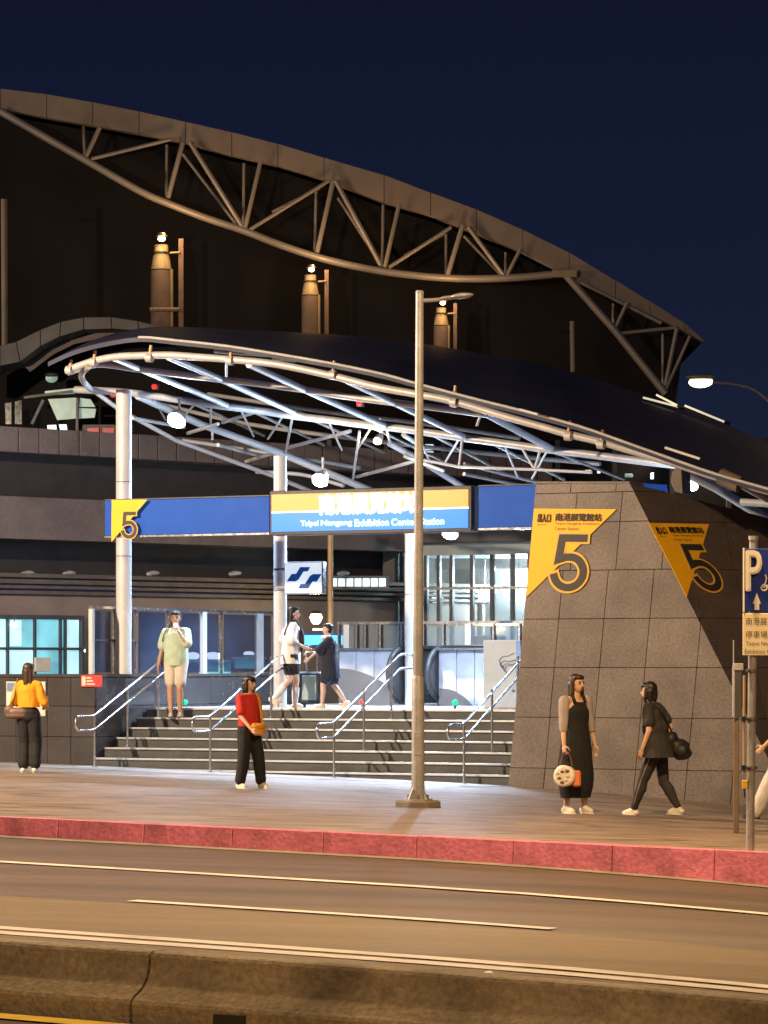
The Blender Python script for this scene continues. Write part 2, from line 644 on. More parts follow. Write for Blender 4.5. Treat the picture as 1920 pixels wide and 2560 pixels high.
# kerb stones
kerb = thing('kerb', L(26, KV, -.1), None, None, kind='structure')
u = 4.0
while u < 48:
    ln = 1.02
    hex8 = []
    for (a, b) in ((u + .0015, KV), (u + ln - .0015, KV), (u + ln - .004, KV + .15), (u + .004, KV + .15)):
        p = L(a, b)
        p.z = z_road(p.x, p.y) - .05
        hex8.append(p)
    for (a, b) in ((u + .004, KV + .025), (u + ln - .004, KV + .025), (u + ln - .004, KV + .15), (u + .004, KV + .15)):
        p = L(a, b)
        p.z = z_walk(p.x, p.y) + .006 + random.uniform(-.004, .004)
        hex8.append(p)
    build('kerb_stone', MB().hexa(hex8), 'kerb', kerb, bevel=.008)
    u += ln


vd = UVZ(ground(856, 2289, z_road))[1]
build('asphalt_strip', drape(-6, 60, 14.3, vd - .22, z_road, .004, nu=70, nv=4), 'asphalt2', road)


def marking(name, pa, pb, wid, m, lift=.009, ext=(0, 0)):
    a, b = ground(*pa, zf=z_road), ground(*pb, zf=z_road)
    ua, va, _ = UVZ(a)
    ub, vb, _ = UVZ(b)
    vm = (va + vb) / 2
    ua -= ext[0]
    ub += ext[1]
    return build(name, drape(ua, ub, vm - wid / 2, vm + wid / 2, z_road, lift, nu=int(max(4, ub - ua))), m, road)


marking('edge_line', (0, 2158), (1920, 2285), .20, 'paint', ext=(6, 12))
marking('lane_dash', (336, 2253), (1377, 2325), .17, 'paint')
marking('centre_line', (0, 2322), (1920, 2469), .20, 'paint', ext=(4, 10))
marking('centre_line', (0, 2335), (1920, 2482), .20, 'paint', ext=(4, 10))
marking('near_lane_line', (0, 2540), (160, 2560), .2, 'yellow_paint', ext=(4, 20))
# a strip of newer, browner asphalt in the nearer lane
# median barrier
barrier = thing('median_barrier', L(23, 13.9, -.2), 'low weathered concrete median barrier running along the near edge of the road', 'barrier')
prof = [(0, -.08), (0, .10), (.012, .118), (.04, .135), (.085, .155), (.125, .178), (.155, .207), (.172, .24), (.183, .285), (.19, .33), (.203, .346), (.23, .352), (.36, .352), (.385, .34), (.41, .22), (.55, -.08)]
VB = 13.99
u = 12.2 + .62
joints = []
uu = 10.0
seg_edges = [8.0, 12.0, 17.0]
pj = ground(290, 2565, z_road)
uj = UVZ(pj)[0]
edges = [uj - 9, uj - 4.5, uj, uj + 4.5, uj + 9, uj + 13.5, uj + 18]
for a, b in zip(edges[:-1], edges[1:]):
    a += .008
    b -= .008
    N = 28
    rows = []
    for i in range(N + 1):
        r = []
        for (dv, h) in prof:
            p = L(a + (b - a) * i / N, VB + dv)
            p.z = z_road(p.x, p.y) + h
            q = noise.noise(p * 2.3) * .008 + noise.noise(p * 9) * .006
            if h > -.05:
                p += -DV * q + UP * noise.noise(p * 5) * .005
            r.append(p)
        rows.append(r)
    mb = MB().sheet(rows)
    n = len(prof)
    mb.f.append(tuple(range(n)))
    mb.f.append(tuple(range(N * n + n - 1, N * n - 1, -1)))
    build('barrier_segment', mb, 'concrete', barrier)
pd = ground(700, 2556, z_road)
ud = UVZ(pd)[0]
pp = L(ud, VB)
zz = z_road(pp.x, pp.y)
build('drain_hole', MB().box(ud - .09, ud + .09, VB - .012, VB + .05, zz + .0, zz + .085), 'black', barrier)
# small reflective stud at the foot of the barrier
ps = ground(1222, 2446, z_road)
st = build('road_stud', MB().ell(ps + UP * .015, DU * .035, DV * .05, UP * .03), 'sign_white', smooth=True,
           label='small pale reflective stud beside the double white line near the barrier', cat='road stud')

# ------------------------------------------------------------------ stairs
ZT = 1.02
RIS, TRD, NST = 0.155, 0.33, 7
stairs = thing('entrance_stairs', L(3.5, 44, 0), 'wide dark granite staircase with bright metal nosings up to the lit landing', 'staircase')
UA, UB = -.05, 9.2
for k in range(NST):
    zt = ZT - RIS * (NST - 1 - k)
    v0 = BV + TRD * k
    v1 = BV + TRD * (k + 1) if k < NST - 1 else BV + TRD * k + .5
    st_ = build('step', MB().box(UA, UB, v0 + .012, v1 + .012, zt - RIS - (.35 if k == 0 else 0), zt - .03), 'riser', stairs)
    build('tread_slab', MB().box(UA, UB, v0 - .012, v1 + .006, zt - .029, zt), 'tread' if k < NST - 1 else 'landing', st_)
    build('nosing', MB().box(UA + .02, UB, v0 - .018, v0 + .035, zt - .022, zt + .004), 'nosing', st_)
land = build('landing', MB().box(UA, 12, BV + TRD * (NST - 1) + .52, 62, ZT - .3, ZT), 'landing', kind='structure')

# handrails
for hu, lab in ((.3, 'leftmost stainless double handrail beside the dark plinth wall'),
                (2.38, 'second stainless double handrail from the plinth wall, behind the woman in red'),
                (4.52, 'central stainless double handrail on the stairs left of the grey lamp pole'),
                (6.68, 'stainless double handrail nearest the brown granite pylon')):
    def hz(v):
        t = min(max((v - (BV - .2)) / (TRD * 6), 0), 1.0)
        return (-.02 if hu > 4 else .06) * (1 - t) + ZT * t
    h = thing('handrail', L(hu, BV - .2, hz(BV - .2)), lab, 'handrail', 'handrails on the stairs')
    zb = hz(BV - .2)
    va, vb_ = BV - .2, BV + TRD * 6.2

    def path(off):
        pts = [L(hu, va - .45, zb + off), L(hu, va - .06, zb + off), L(hu, va + .05, zb + off + .03)]
        pts += [L(hu, vb_ - .05, ZT + off - .03), L(hu, vb_ + .06, ZT + off), L(hu, vb_ + .4, ZT + off)]
        return pts
    build('upper_rail', MB().tube(path(.86), .019, 10), 'steel', h, smooth=True)
    build('lower_rail', MB().tube(path(.64), .018, 10), 'steel', h, smooth=True)
    for vv, zz, s in ((va - .45, zb, -1), (vb_ + .4, ZT, 1)):
        arc = [L(hu, vv + s * .11 * math.cos(a), zz + .75 + .11 * math.sin(a)) for a in [math.radians(x) for x in range(-90, 91, 20)]]
        build('end_bend', MB().tube(arc, .018, 10), 'steel', h, smooth=True)
    for vv, zp in ((va, None), (BV + TRD * 2.4, ZT - RIS * 4), (BV + TRD * 5.3, ZT - RIS)):
        p = L(hu, vv)
        z0 = z_walk(p.x, p.y) if zp is None else zp
        po = build('post', MB().tube([L(hu, vv, z0), L(hu, vv, hz(vv) + .85)], .019, 10), 'steel', h, smooth=True)
        build('post_flange', MB().tube([L(hu, vv, z0), L(hu, vv, z0 + .015)], .05, 12), 'steel', po)

# ------------------------------------------------------------------ dark plinth wall (left), with stone slabs
plinth = thing('plinth_wall', L(-3, BV + .7, 0), 'low dark polished granite wall beside the stairs, under the dark glass balustrade', 'wall')
PV = BV + .45
ZP = 1.57
build('wall_core', MB().box(-9.5, -.13, PV + .03, PV + .5, -.3, ZP - .02).box(-.55, -.13, PV + .5, 50.2, -.3, ZP - .02), 'joint', plinth)
rows_z = [(-.3, .57), (.57, 1.06), (1.06, ZP - .05)]
ue = [-9.5, -8.3, -7.1, -5.9, -4.9, -3.75, -2.55, -1.35, -.13]
uk = [UVZ(pv(40, 1800, PV))[0], UVZ(pv(118, 1800, PV))[0]]
ue = [uk[0] - 3.6, uk[0] - 2.4, uk[0] - 1.2, uk[0], uk[1], (uk[1] - .1) / 2, -.1]
for (a, b) in zip(ue[:-1], ue[1:]):
    for (z0, z1) in rows_z:
        build('granite_slab', MB().box(a + .004, b - .004, PV - random.uniform(0, .004), PV + .035, z0 + .004, z1 - .004), 'dark_stone', plinth, bevel=.003)
vv = PV
while vv < 50:
    for (z0, z1) in rows_z:
        build('granite_slab', MB().box(-.135, -.1 + random.uniform(0, .003), vv + .004 + (.036 if vv == PV else 0), vv + .93, z0 + .004, z1 - .004), 'dark_stone', plinth, bevel=.003)
    vv += .934
build('coping', MB().box(-9.5, -.08, PV - .02, PV + .55, ZP - .045, ZP).box(-.6, -.08, PV + .551, 50.2, ZP - .045, ZP), 'dark_stone', plinth)

# notice board behind the woman in yellow
nb = thing('notice_board', pv(66, 1790, PV - .02), 'pale paper notice board fixed to the dark plinth wall behind the woman in yellow', 'notice board')
p0, p1 = pv(16, 1790, PV - .02), pv(114, 1704, PV - .02)
ua, _, za = UVZ(p0)
ub, _, zb = UVZ(p1)
build('backing', MB().box(ua, ub, PV - .03, PV - .006, za, zb), 'notice', nb, bevel=.004)
for (a, b, c, d, m) in ((.03, .34, .72, .96, 'notice_blue'), (.03, .34, .05, .68, 'sign_white'), (.38, .97, .55, .96, 'sign_white'), (.38, .97, .05, .5, 'notice')):
    build('paper_sheet', MB().box(ua + (ub - ua) * a, ua + (ub - ua) * b, PV - .034, PV - .031, za + (zb - za) * c, za + (zb - za) * d), m, nb)
rp = thing('red_notice', pv(230, 1716, PV - .02), 'small red rectangular notice plate with pale print on the dark plinth wall', 'notice')
ua, _, za = UVZ(pv(203, 1717, PV - .02))
ub, _, zb = UVZ(pv(255, 1688, PV - .02))
build('plate', MB().box(ua, ub, PV - .03, PV - .006, za, zb), 'red_plate', rp, bevel=.004)
build('pale_print', MB().box(ua + .02, ua + .09, PV - .034, PV - .031, za + .02, zb - .02), 'notice', rp)
for k in range(3):
    build('pale_print', MB().box(ua + .11, ua + .26 - .03 * k, PV - .034, PV - .031, za + .03 + .05 * k, za + .055 + .05 * k), 'notice', rp)

# ------------------------------------------------------------------ glass balustrade on the wall
UG = -.32
bal = thing('glass_balustrade', L(UG, 46, ZP), 'dark blue glass balustrade in steel frames standing on the plinth wall along the stairs', 'balustrade')
ZG = 2.62
vs_ = [UVZ(pu(px, 1600, UG))[1] for px in (229, 285, 340, 420, 508, 553, 648, 684)]
for i, px in enumerate((229, 285, 340, 420, 508, 553, 648, 684)):
    r = .035 if px in (229, 508, 648) else .018
    hv = .07 if px == 508 else .1 if px == 648 else r
    build('post', MB().box(UG - r, UG + r, vs_[i] - hv, vs_[i] + hv, ZP, ZG), 'white_steel' if px in (229, 508, 648) else 'steel', bal)
for i in range(len(vs_) - 1):
    build('glass_pane', MB().box(UG - .006, UG + .006, vs_[i] + .11, vs_[i + 1] - .11 if vs_[i + 1] - vs_[i] > .3 else vs_[i + 1] - .03, ZP + .03, ZG - .03), 'darkglass', bal)
build('top_rail', MB().box(UG - .03, UG + .03, vs_[0] - .05, vs_[-1] + .05, ZG, ZG + .04), 'steel', bal)
build('transom', MB().box(UG - .022, UG + .022, vs_[0], vs_[2], 2.1, 2.13), 'dgrey', bal)

# glowing shapes added behind the glass, standing in for street reflections
for (px, py, wpx, hpx, lab) in ((532, 1640, 44, 20, 'long glowing white shape standing in for a reflection behind the glass balustrade'),
                                (482, 1640, 34, 20, 'short glowing white shape standing in for a reflection behind the man on the stairs'),
                                (622, 1634, 28, 12, 'slim glowing white shape standing in for a reflection nearest the silver post'),):
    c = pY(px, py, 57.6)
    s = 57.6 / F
    t = thing('reflection_glow', c - UP * (hpx * s * .5), lab, 'lamp', 'glowing stand-ins for reflections in the glass')
    build('glow_body', MB().ell(c, Vector((wpx * s * .5, 0, 0)), Vector((0, .2, 0)), UP * hpx * s * .5), 'white_glow', t, smooth=True)
    build('glow_base', MB().obox(c - UP * (hpx * s * .62), Vector((wpx * s * .55, 0, 0)), Vector((0, .25, 0)), UP * .03), 'brushed', t)
for (px0, py0, px1, py1, lab) in ((520, 1655, 575, 1695, 'pale glowing block standing in for a reflection low behind the glass balustrade'),
                                  (588, 1648, 660, 1672, 'pale teal glowing block standing in for a reflection behind the glass near the silver post')):
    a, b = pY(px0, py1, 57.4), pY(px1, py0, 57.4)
    t = thing('reflection_block', (a + b) / 2, lab, 'counter')
    build('block_body', MB().obox((a + b) / 2, Vector(((b.x - a.x) / 2, 0, 0)), Vector((0, .3, 0)), UP * ((b.z - a.z) / 2)), 'cyan_pane', t, bevel=.02)
    build('block_top', MB().obox(Vector(((a.x + b.x) / 2, 57.3, b.z + .02)), Vector(((b.x - a.x) / 2 + .04, 0, 0)), Vector((0, .4, 0)), UP * .02), 'brushed', t)

# ------------------------------------------------------------------ station wall and viaduct behind, on a plane running back to the right
E2 = Vector((math.cos(math.radians(42)), math.sin(math.radians(42)), 0))
N2 = Vector((E2.y, -E2.x, 0))
W0 = Vector((-.12 * 58, 58, 0))


def pw(px, py, out=0.0):
    return onplane(px, py, W0 + N2 * out, N2)


def zrow(py):
    return pw(150, py).z


def wallbox(mb, s0, s1, z0, z1, o0, o1):
    a = W0 + E2 * s0
    return mb.hexa([a + N2 * o1 + UP * z0, a + E2 * (s1 - s0) + N2 * o1 + UP * z0, a + E2 * (s1 - s0) + N2 * o0 + UP * z0, a + N2 * o0 + UP * z0,
                    a + N2 * o1 + UP * z1, a + E2 * (s1 - s0) + N2 * o1 + UP * z1, a + E2 * (s1 - s0) + N2 * o0 + UP * z1, a + N2 * o0 + UP * z1])


def sw(px, py=1500):
    return (pw(px, py) - W0).dot(E2)


via = thing('station_viaduct', W0 + E2 * 4 + UP * -1, 'dark brown concrete viaduct and station wall behind the glass balustrade', 'viaduct')
S0, S1 = -3.0, 13.5
zA, zB, zC, zD, zE = zrow(1078), zrow(1140), zrow(1248), zrow(1352), zrow(1432)
build('station_wall', wallbox(MB(), S0, S1, -1.5, zrow(1490), -.6, 0), 'brown_wall', via)
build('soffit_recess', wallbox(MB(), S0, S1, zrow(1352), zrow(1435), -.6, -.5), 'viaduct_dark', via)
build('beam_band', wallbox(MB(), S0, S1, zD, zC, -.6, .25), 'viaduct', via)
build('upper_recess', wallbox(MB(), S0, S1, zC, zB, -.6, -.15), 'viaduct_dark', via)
s = S0
while s < S1:
    build('parapet_panel', wallbox(MB(), s + .012, s + .44, zB, zA, -.4, .32 + random.uniform(0, .01)), 'viaduct', via, bevel=.008)
    s += .455
for k, (ya, yb) in enumerate(((1436, 1447), (1450, 1462), (1465, 1474), (1478, 1488))):
    build('louver', wallbox(MB(), S0, S1, zrow(yb), zrow(ya), -.3 + .06 * k, .22 - .05 * k), 'louver', via, bevel=.01)
build('roof_deck', wallbox(MB(), S0, S1, zA - .4, zA - .1, -6, -.4), 'viaduct_dark', via)
for px in (72, 176, 385, 590, 700, 860):  # small clutter on the ledge
    c = pw(px, 1433, .05)
    tt = build('ledge_lamp', MB().ell(c, E2 * .13, N2 * .06, UP * .05).ell(c - E2 * .1 - UP * .02, E2 * .08, N2 * .05, UP * .05), 'galv', via, smooth=True)

# lit window in the station wall
win = thing('lit_window', pw(100, 1684), 'large cyan lit window with dark mullions low on the brown station wall', 'window')
s0, s1 = sw(-30), sw(197)
z0, z1 = zrow(1686), zrow(1548)
zm = zrow(1622)
fr = [wallbox(MB(), s0, s1 + .06, z0 - .07, z0, 0, .1), wallbox(MB(), s0, s1 + .06, z1, z1 + .07, 0, .1), wallbox(MB(), s1, s1 + .06, z0, z1, 0, .1)]
for f in fr:
    build('window_frame', f, 'dgrey', win)
cols = [s0, sw(14), sw(82), sw(146), sw(158), s1]
for i in range(5):
    for (za, zb) in ((z0, zm - .015), (zm + .015, z1)):
        build('pane', wallbox(MB(), cols[i] + .02, cols[i + 1] - .02, za + .01, zb - .01, .01, .03), 'cyan_pane2' if i in (0, 4) or (i == 1 and za == z0) else 'cyan_pane', win)
    if i:
        build('mullion', wallbox(MB(), cols[i] - .02, cols[i] + .02, z0, z1, .005, .09), 'dgrey', win)
build('transom', wallbox(MB(), s0, s1, zm - .014, zm + .014, .02, .095), 'dgrey', win)
build('blind', wallbox(MB(), sw(22), sw(50), zm + .05, z1 - .03, .035, .045), 'cyan_pane2', win)
c = pw(36, 1562, .15)
wl = thing('window_lamp', c, 'small white pendant lamp hanging in the cyan lit window', 'lamp')
build('lamp_shade', MB().ell(c, E2 * .085, N2 * .05, UP * .05), 'white_glow', wl, smooth=True)
build('cable', MB().tube([c + UP * .04, c + UP * .16], .008, 6), 'dgrey', wl)
c = pw(106, 1662, .16)
bx = thing('cardboard_box', c - UP * .14, 'beige box standing on the sill in front of the cyan lit window', 'box')
build('carton', MB().obox(c, E2 * .17, N2 * .03, UP * .125), 'notice', bx, bevel=.006)
build('box_flap', MB().obox(c + UP * .131 + N2 * .01, E2 * .165, N2 * .028, UP * .004), 'cream', bx)
c = pw(208, 1627, .06)
dm = thing('dome_camera', c, 'tiny white dome lamp on the brown wall right of the cyan window', 'lamp')
build('dome', MB().ell(c, E2 * .045, N2 * .045, UP * .045), 'white_glow', dm, smooth=True)
build('mount', MB().obox(c - N2 * .03, E2 * .05, N2 * .03, UP * .05), 'galv', dm)

# station platform arch with green lit cabin, far left behind the canopy
arch = thing('station_arch', pY(150, 1090, 66), 'curved grey segmented roof rim of the elevated station at far left', 'roof')
outer = [(-60, 905), (0, 864), (40, 854), (101, 824), (152, 804), (209, 793), (277, 792), (344, 802), (405, 817), (440, 828)]
inner = [(-60, 960), (0, 915), (50, 905), (101, 866), (149, 842), (209, 824), (280, 822), (348, 827), (405, 832), (440, 838)]
for i in range(len(outer) - 1):
    q = [pY(*outer[i], 66), pY(*outer[i + 1], 66), pY(*inner[i + 1], 66), pY(*inner[i], 66)]
    cm = sum(q, Vector()) / 4
    q = [cm + (p - cm) * .985 for p in q]
    build('rim_panel', MB().prism(q, Vector((0, 1.2, 0))), 'grey_band', arch, bevel=.01)
inner2 = [(60, 915), (125, 871), (176, 847), (236, 833), (348, 831), (352, 843)]
inner3 = [(75, 930), (135, 885), (186, 860), (240, 848), (346, 844), (352, 846)]
build('inner_rim', MB().sheet([[pY(*p, 66.8) for p in inner2], [pY(*p, 66.8) for p in inner3]]).sheet([[pY(*p, 66.8) for p in inner3], [pY(p[0], p[1], 69) for p in inner3]]), 'viaduct', arch)
bk = [(-60, 960), (0, 915), (50, 905), (101, 866), (149, 842), (209, 824), (280, 822), (348, 827), (405, 832), (440, 838), (440, 1090), (-60, 1090)]
build('end_wall', MB().prism([pY(*p, 69) for p in bk], Vector((0, .3, 0))), 'hull', arch)
cab = thing('lit_cabin', pY(180, 1085, 67.5), 'green lit slanted cabin windows on the elevated station behind the white column', 'cabin')
for q in ([(120, 998), (190, 994), (190, 1046), (143, 1050)], [(198, 1020), (240, 1022), (236, 1044), (197, 1046)], [(200, 995), (226, 998), (238, 1017), (198, 1017)],
          [(112, 978), (186, 970), (186, 984), (112, 988)]):
    build('window_pane', MB().prism([pY(*p, 67.5) for p in q], Vector((0, .05, 0))), 'green_pane', cab)
for q in ([(118, 1063), (140, 1062), (142, 1082), (120, 1083)], [(147, 1061), (166, 1061), (169, 1082), (152, 1083)]):
    build('window_pane', MB().prism([pY(*p, 67.5) for p in q], Vector((0, .05, 0))), 'white_pane', cab)
for q in ([(12, 1008), (28, 1006), (28, 1060), (14, 1060)], [(37, 1004), (54, 1000), (54, 1060), (37, 1060)]):
    build('window_pane', MB().prism([pY(*p, 67.6) for p in q], Vector((0, .05, 0))), 'glass', cab)
for (a, b) in (((60, 994), (182, 978)), ((193, 995), (193, 1085)), ((108, 1000), (80, 1060))):
    build('cabin_bar', MB().tube([pY(*a, 67.3), pY(*b, 67.3)], .03, 8), 'galv', cab, smooth=True)
c = pY(129, 945, 67.5)
ll = thing('round_wall_lamp', c, 'dim round yellow lamp above the green lit cabin', 'lamp')
build('globe', MB().ell(c, Vector((.13, 0, 0)), Vector((0, .1, 0)), UP * .1), 'green_pane', ll, smooth=True)
build('hood', MB().ell(c + UP * .06, Vector((.15, 0, 0)), Vector((0, .14, 0)), UP * .06), 'dgrey', ll, smooth=True)
rs = thing('red_lit_sign', pY(250, 1090, 67.2), 'blurred red lit sign beside the white column on the elevated station', 'sign')
build('sign_box', MB().obox(pY(250, 1079, 67.4), Vector((.36, 0, 0)), Vector((0, .08, 0)), UP * .14), 'dgrey', rs)
for px in (233, 271):
    build('sign_face', MB().obox(pY(px, 1081, 67.28), Vector((.12, 0, 0)), Vector((0, .02, 0)), UP * .09), 'red_dim', rs)

# ------------------------------------------------------------------ granite pylon
PF = 42.9
pyl = thing('granite_pylon', L(9, PF + .6, -.1), 'tall leaning brown granite pylon carrying yellow exit signs beside the stairs', 'pylon')
fbl, ftl, ftr, fbr = pv(1268, 2000, PF), pv(1340, 1207, PF), pv(1574, 1207, PF), pv(1574 + .503 * 833, 2040, PF)
to2 = lambda p: (UVZ(p)[0], UVZ(p)[2])
face2 = [to2(fbl), to2(fbr), to2(ftr), to2(ftl)]
build('pylon_core', MB().prism([p + DV * .03 for p in (fbl, fbr, ftr, ftl)], DV * .5), 'joint', pyl)
hz_ = [to2(pv(1450, y, PF))[1] for y in (1207, 1232, 1306, 1426, 1547, 1669, 1794, 1922)] + [-.28, -1.0]
slope = (face2[3][0] - face2[0][0]) / (face2[3][1] - face2[0][1])
vj = [to2(pv(px, 1669, PF))[0] - .0 for px in (1386, 1499, 1613, 1742)]
zref = to2(pv(1450, 1669, PF))[1]
us = [vj[0] - .66 * 1.55, vj[0], vj[1], vj[2], vj[3], vj[3] + .7, vj[3] + 1.4, vj[3] + 2.1, vj[3] + 2.8]
for r in range(len(hz_) - 1):
    zt, zb_ = hz_[r], hz_[r + 1]
    sh = [0, .11, .11, 0, .0, 0, 0, 0, 0][r]
    for c_ in range(len(us) - 1):
        g = .004
        x0, x1 = us[c_] + g + (sh if c_ else 0), us[c_ + 1] - g + sh
        q = [(x0 + (zb_ + g - zref) * slope, zb_ + g), (x1 + (zb_ + g - zref) * slope, zb_ + g), (x1 + (zt - g - zref) * slope, zt - g), (x0 + (zt - g - zref) * slope, zt - g)]
        q = clip(q, face2)
        if len(q) >= 3 and area2(q) > .004:
            pr = random.uniform(0, .005)
            build('granite_tile', MB().prism([L(a, PF - pr, b) for a, b in q], DV * .045), 'granite', pyl, bevel=.003)
# side face turning back to the right
PH = math.radians(24)
ES = Vector((math.cos(PH), math.sin(PH), 0))
ar = (ftr - fbr).normalized()
NS = ES.cross(ar).normalized()
if NS.y > 0:
    NS = -NS
sTR = onplane(1920, 1295, ftr, NS)
sTR2 = ftr + (sTR - ftr) * 1.9
arE = fbr - ar * .4
sBR2 = arE + ES * 6
ar_h = ar
o2 = fbr
side2 = lambda p: ((p - o2).dot(ES), (p - o2).z)


def s3(a, z, out=0.0):
    """point of the side face from distance along ES and height above its foot"""
    n_h = NS
    # solve p = o2 + ES*a + ar*k with (p-o2).z = z
    k = z / ar.z
    a2 = a - (ar * k).dot(ES)
    return o2 + ES * a2 + ar * k + NS * out


sp = [side2(p) for p in (fbr - ar * .01, sBR2, sTR2, ftr)]
if area2(sp) < 0:
    sp = sp[::-1]
build('side_core', MB().prism([s3(a, z, -.035) for a, z in sp], -NS * .4), 'joint', pyl)
zz0 = o2.z
hs = [h - zz0 for h in hz_]
a0 = min(p[0] for p in sp)
for r in range(len(hs) - 1):
    for c_ in range(14):
        g = .004
        x0, x1 = a0 + c_ * .72 + g, a0 + (c_ + 1) * .72 - g
        q = clip([(x0, hs[r + 1] + g), (x1, hs[r + 1] + g), (x1, hs[r] - g), (x0, hs[r] - g)], sp)
        if len(q) >= 3 and abs(area2(q)) > .004:
            build('granite_tile', MB().prism([s3(a, z, random.uniform(0, .003)) for a, z in q], -NS * .04), 'granite_shaded', pyl)
build('cap_stone', MB().prism([ftl + UP * .02 - DV * .012, ftr + UP * .02 - DV * .012, ftr - UP * .012 - DV * .012, ftl - UP * .012 - DV * .012], DV * .55), 'granite', pyl, bevel=.004)


# exit signs: yellow triangle with a big numeral, drawn in sign coordinates (s right, t down)
def five(P, W, Lr):
    cl = [(618, 438), (450, 438), (424, 580), (470, 566), (520, 566), (560, 586), (584, 624), (590, 664), (578, 708), (546, 746), (500, 766), (456, 764), (420, 742), (400, 712), (392, 682)]
    return [((x - 258) / 550.0, (y - 245) / 593.0) for x, y in cl]


def exit_sign(P, S, T, N, lab, text=True, th=.008):
    """P top left, S vector along the top, T vector to the lower tip, N outward normal"""
    e = thing('exit_sign', P, lab, 'sign', 'yellow exit signs')
    f = lambda s, t, o=0.0: P + S * s + T * t + N * o
    build('sign_board', MB().prism([f(0, 0, .012), f(1, 0, .012), f(0, 1, .012)], N * th), 'yellow', e)
    cl = [((x - 258) / 550.0, (y - 245) / 593.0) for x, y in
          [(618, 438), (450, 438), (424, 582), (470, 566), (520, 566), (560, 586), (584, 624), (590, 664), (578, 708), (546, 746), (500, 766), (456, 764), (420, 742), (400, 712), (390, 676)]]
    # correct for the slanted axes of the traced sign
    cl = [(s + t * .096, t) for s, t in cl]
    for nm, hw, o, m, ext in (('numeral_outline', .071, .012 + th + .001, 'yellow_line', .03), ('numeral', .045, .012 + th + .007, 'sign_black', 0)):
        c2 = list(cl)
        if ext:
            c2[0] = (c2[0][0] + ext, c2[0][1])
            c2[-1] = (c2[-1][0] - .01, c2[-1][1] - ext)
        c3 = c2[:3] + [(q_.x, q_.y) for q_ in smoothpath([Vector((a_, b_)) for a_, b_ in c2[3:]], 3)]
        l, r = ribbon([(s, t * 1.08) for s, t in c3], hw)
        fl = [f(a.x, a.y / 1.08, o) for a in l]
        fr_ = [f(a.x, a.y / 1.08, o) for a in r]
        mbb = MB()
        n = len(fl)
        d = -N * .005
        vs = fl + fr_ + [p + d for p in fl] + [p + d for p in fr_]
        fs = []
        for i in range(n - 1):
            fs += [(i, i + 1, n + i + 1, n + i), (2 * n + i, 3 * n + i, 3 * n + i + 1, 2 * n + i + 1), (i, 2 * n + i, 2 * n + i + 1, i + 1), (n + i, n + i + 1, 3 * n + i + 1, 3 * n + i)]
        fs += [(0, n, 3 * n, 2 * n), (n - 1, 2 * n - 1 + 0, 4 * n - 1, 3 * n - 1)]
        build(nm, mbb.add(vs, fs), m, e)
    if text:
        lf = N * (.012 + th + .003)
        lettering('出入口', f(.06, .155), S * .155, -T * .10 + S * .0, 'sign_black', e, lf, fat=.025)
        lettering('南港展覽館站', f(.275, .135), S * .56, -T * .085, 'sign_black', e, lf, fat=.025)
        lettering('Exit', f(.07, .19), S * .1, -T * .022, 'sign_black', e, lf)
        lettering('Taipei Nangang Exhibition', f(.275, .185), S * .54, -T * .035, 'sign_black', e, lf)
        lettering('Center Station', f(.275, .24), S * .30, -T * .035, 'sign_black', e, lf)
    return e


cx = lambda x, y: (1240 + x / 2.676, 1180 + y / 2.676)
P = pv(*cx(258, 245), PF)
exit_sign(P, pv(*cx(808, 250), PF) - P, pv(*cx(205, 838), PF) - P, -DV, 'large bright yellow exit sign with black numeral 5 on the front of the granite pylon')
P = onplane(*cx(1018, 345), ftr, NS)
exit_sign(P, onplane(*cx(1422, 352), ftr, NS) - P, onplane(*cx(1272, 838), ftr, NS) - P, NS, 'shaded orange exit sign with slanted numeral 5 on the dark side of the pylon')
SV = 43.5
P = pv(281, 1250, SV - .16)
exit_sign(P, pv(370, 1249, SV - .16) - P, pv(280, 1355, SV - .16) - P, -DV, 'small yellow exit sign with numeral 5 on the white column left of the blue band', text=False)

# ground light at the foot of the pylon
p = pv(1728, 2014, PF - .05)
gl = thing('ground_light', p - UP * .06, 'small white uplight on the pavement at the foot of the pylon', 'light')
build('lens', MB().ell(p, DU * .055, DV * .02, UP * .022), 'white_glow', gl, smooth=True)
build('housing', MB().obox(p - UP * .05, DU * .09, DV * .04, UP * .03), 'dgrey', gl)

# ------------------------------------------------------------------ blue band and station light box
def band(u0, u1, z0, z1, v0, v1, lab):
    t = thing('blue_fascia_panel', L((u0 + u1) / 2, (v0 + v1) / 2, z0), lab, 'panel', 'blue fascia panels')
    build('panel_face', MB().box(u0, u1, v0, v1, z0 + .03, z1 - .02), 'blue_panel', t, bevel=.008)
    build('lower_trim', MB().box(u0, u1, v0 - .01, v1 + .01, z0, z0 + .028), 'steel', t)
    build('upper_trim', MB().box(u0, u1, v0 - .01, v1 + .01, z1 - .018, z1), 'dgrey', t)


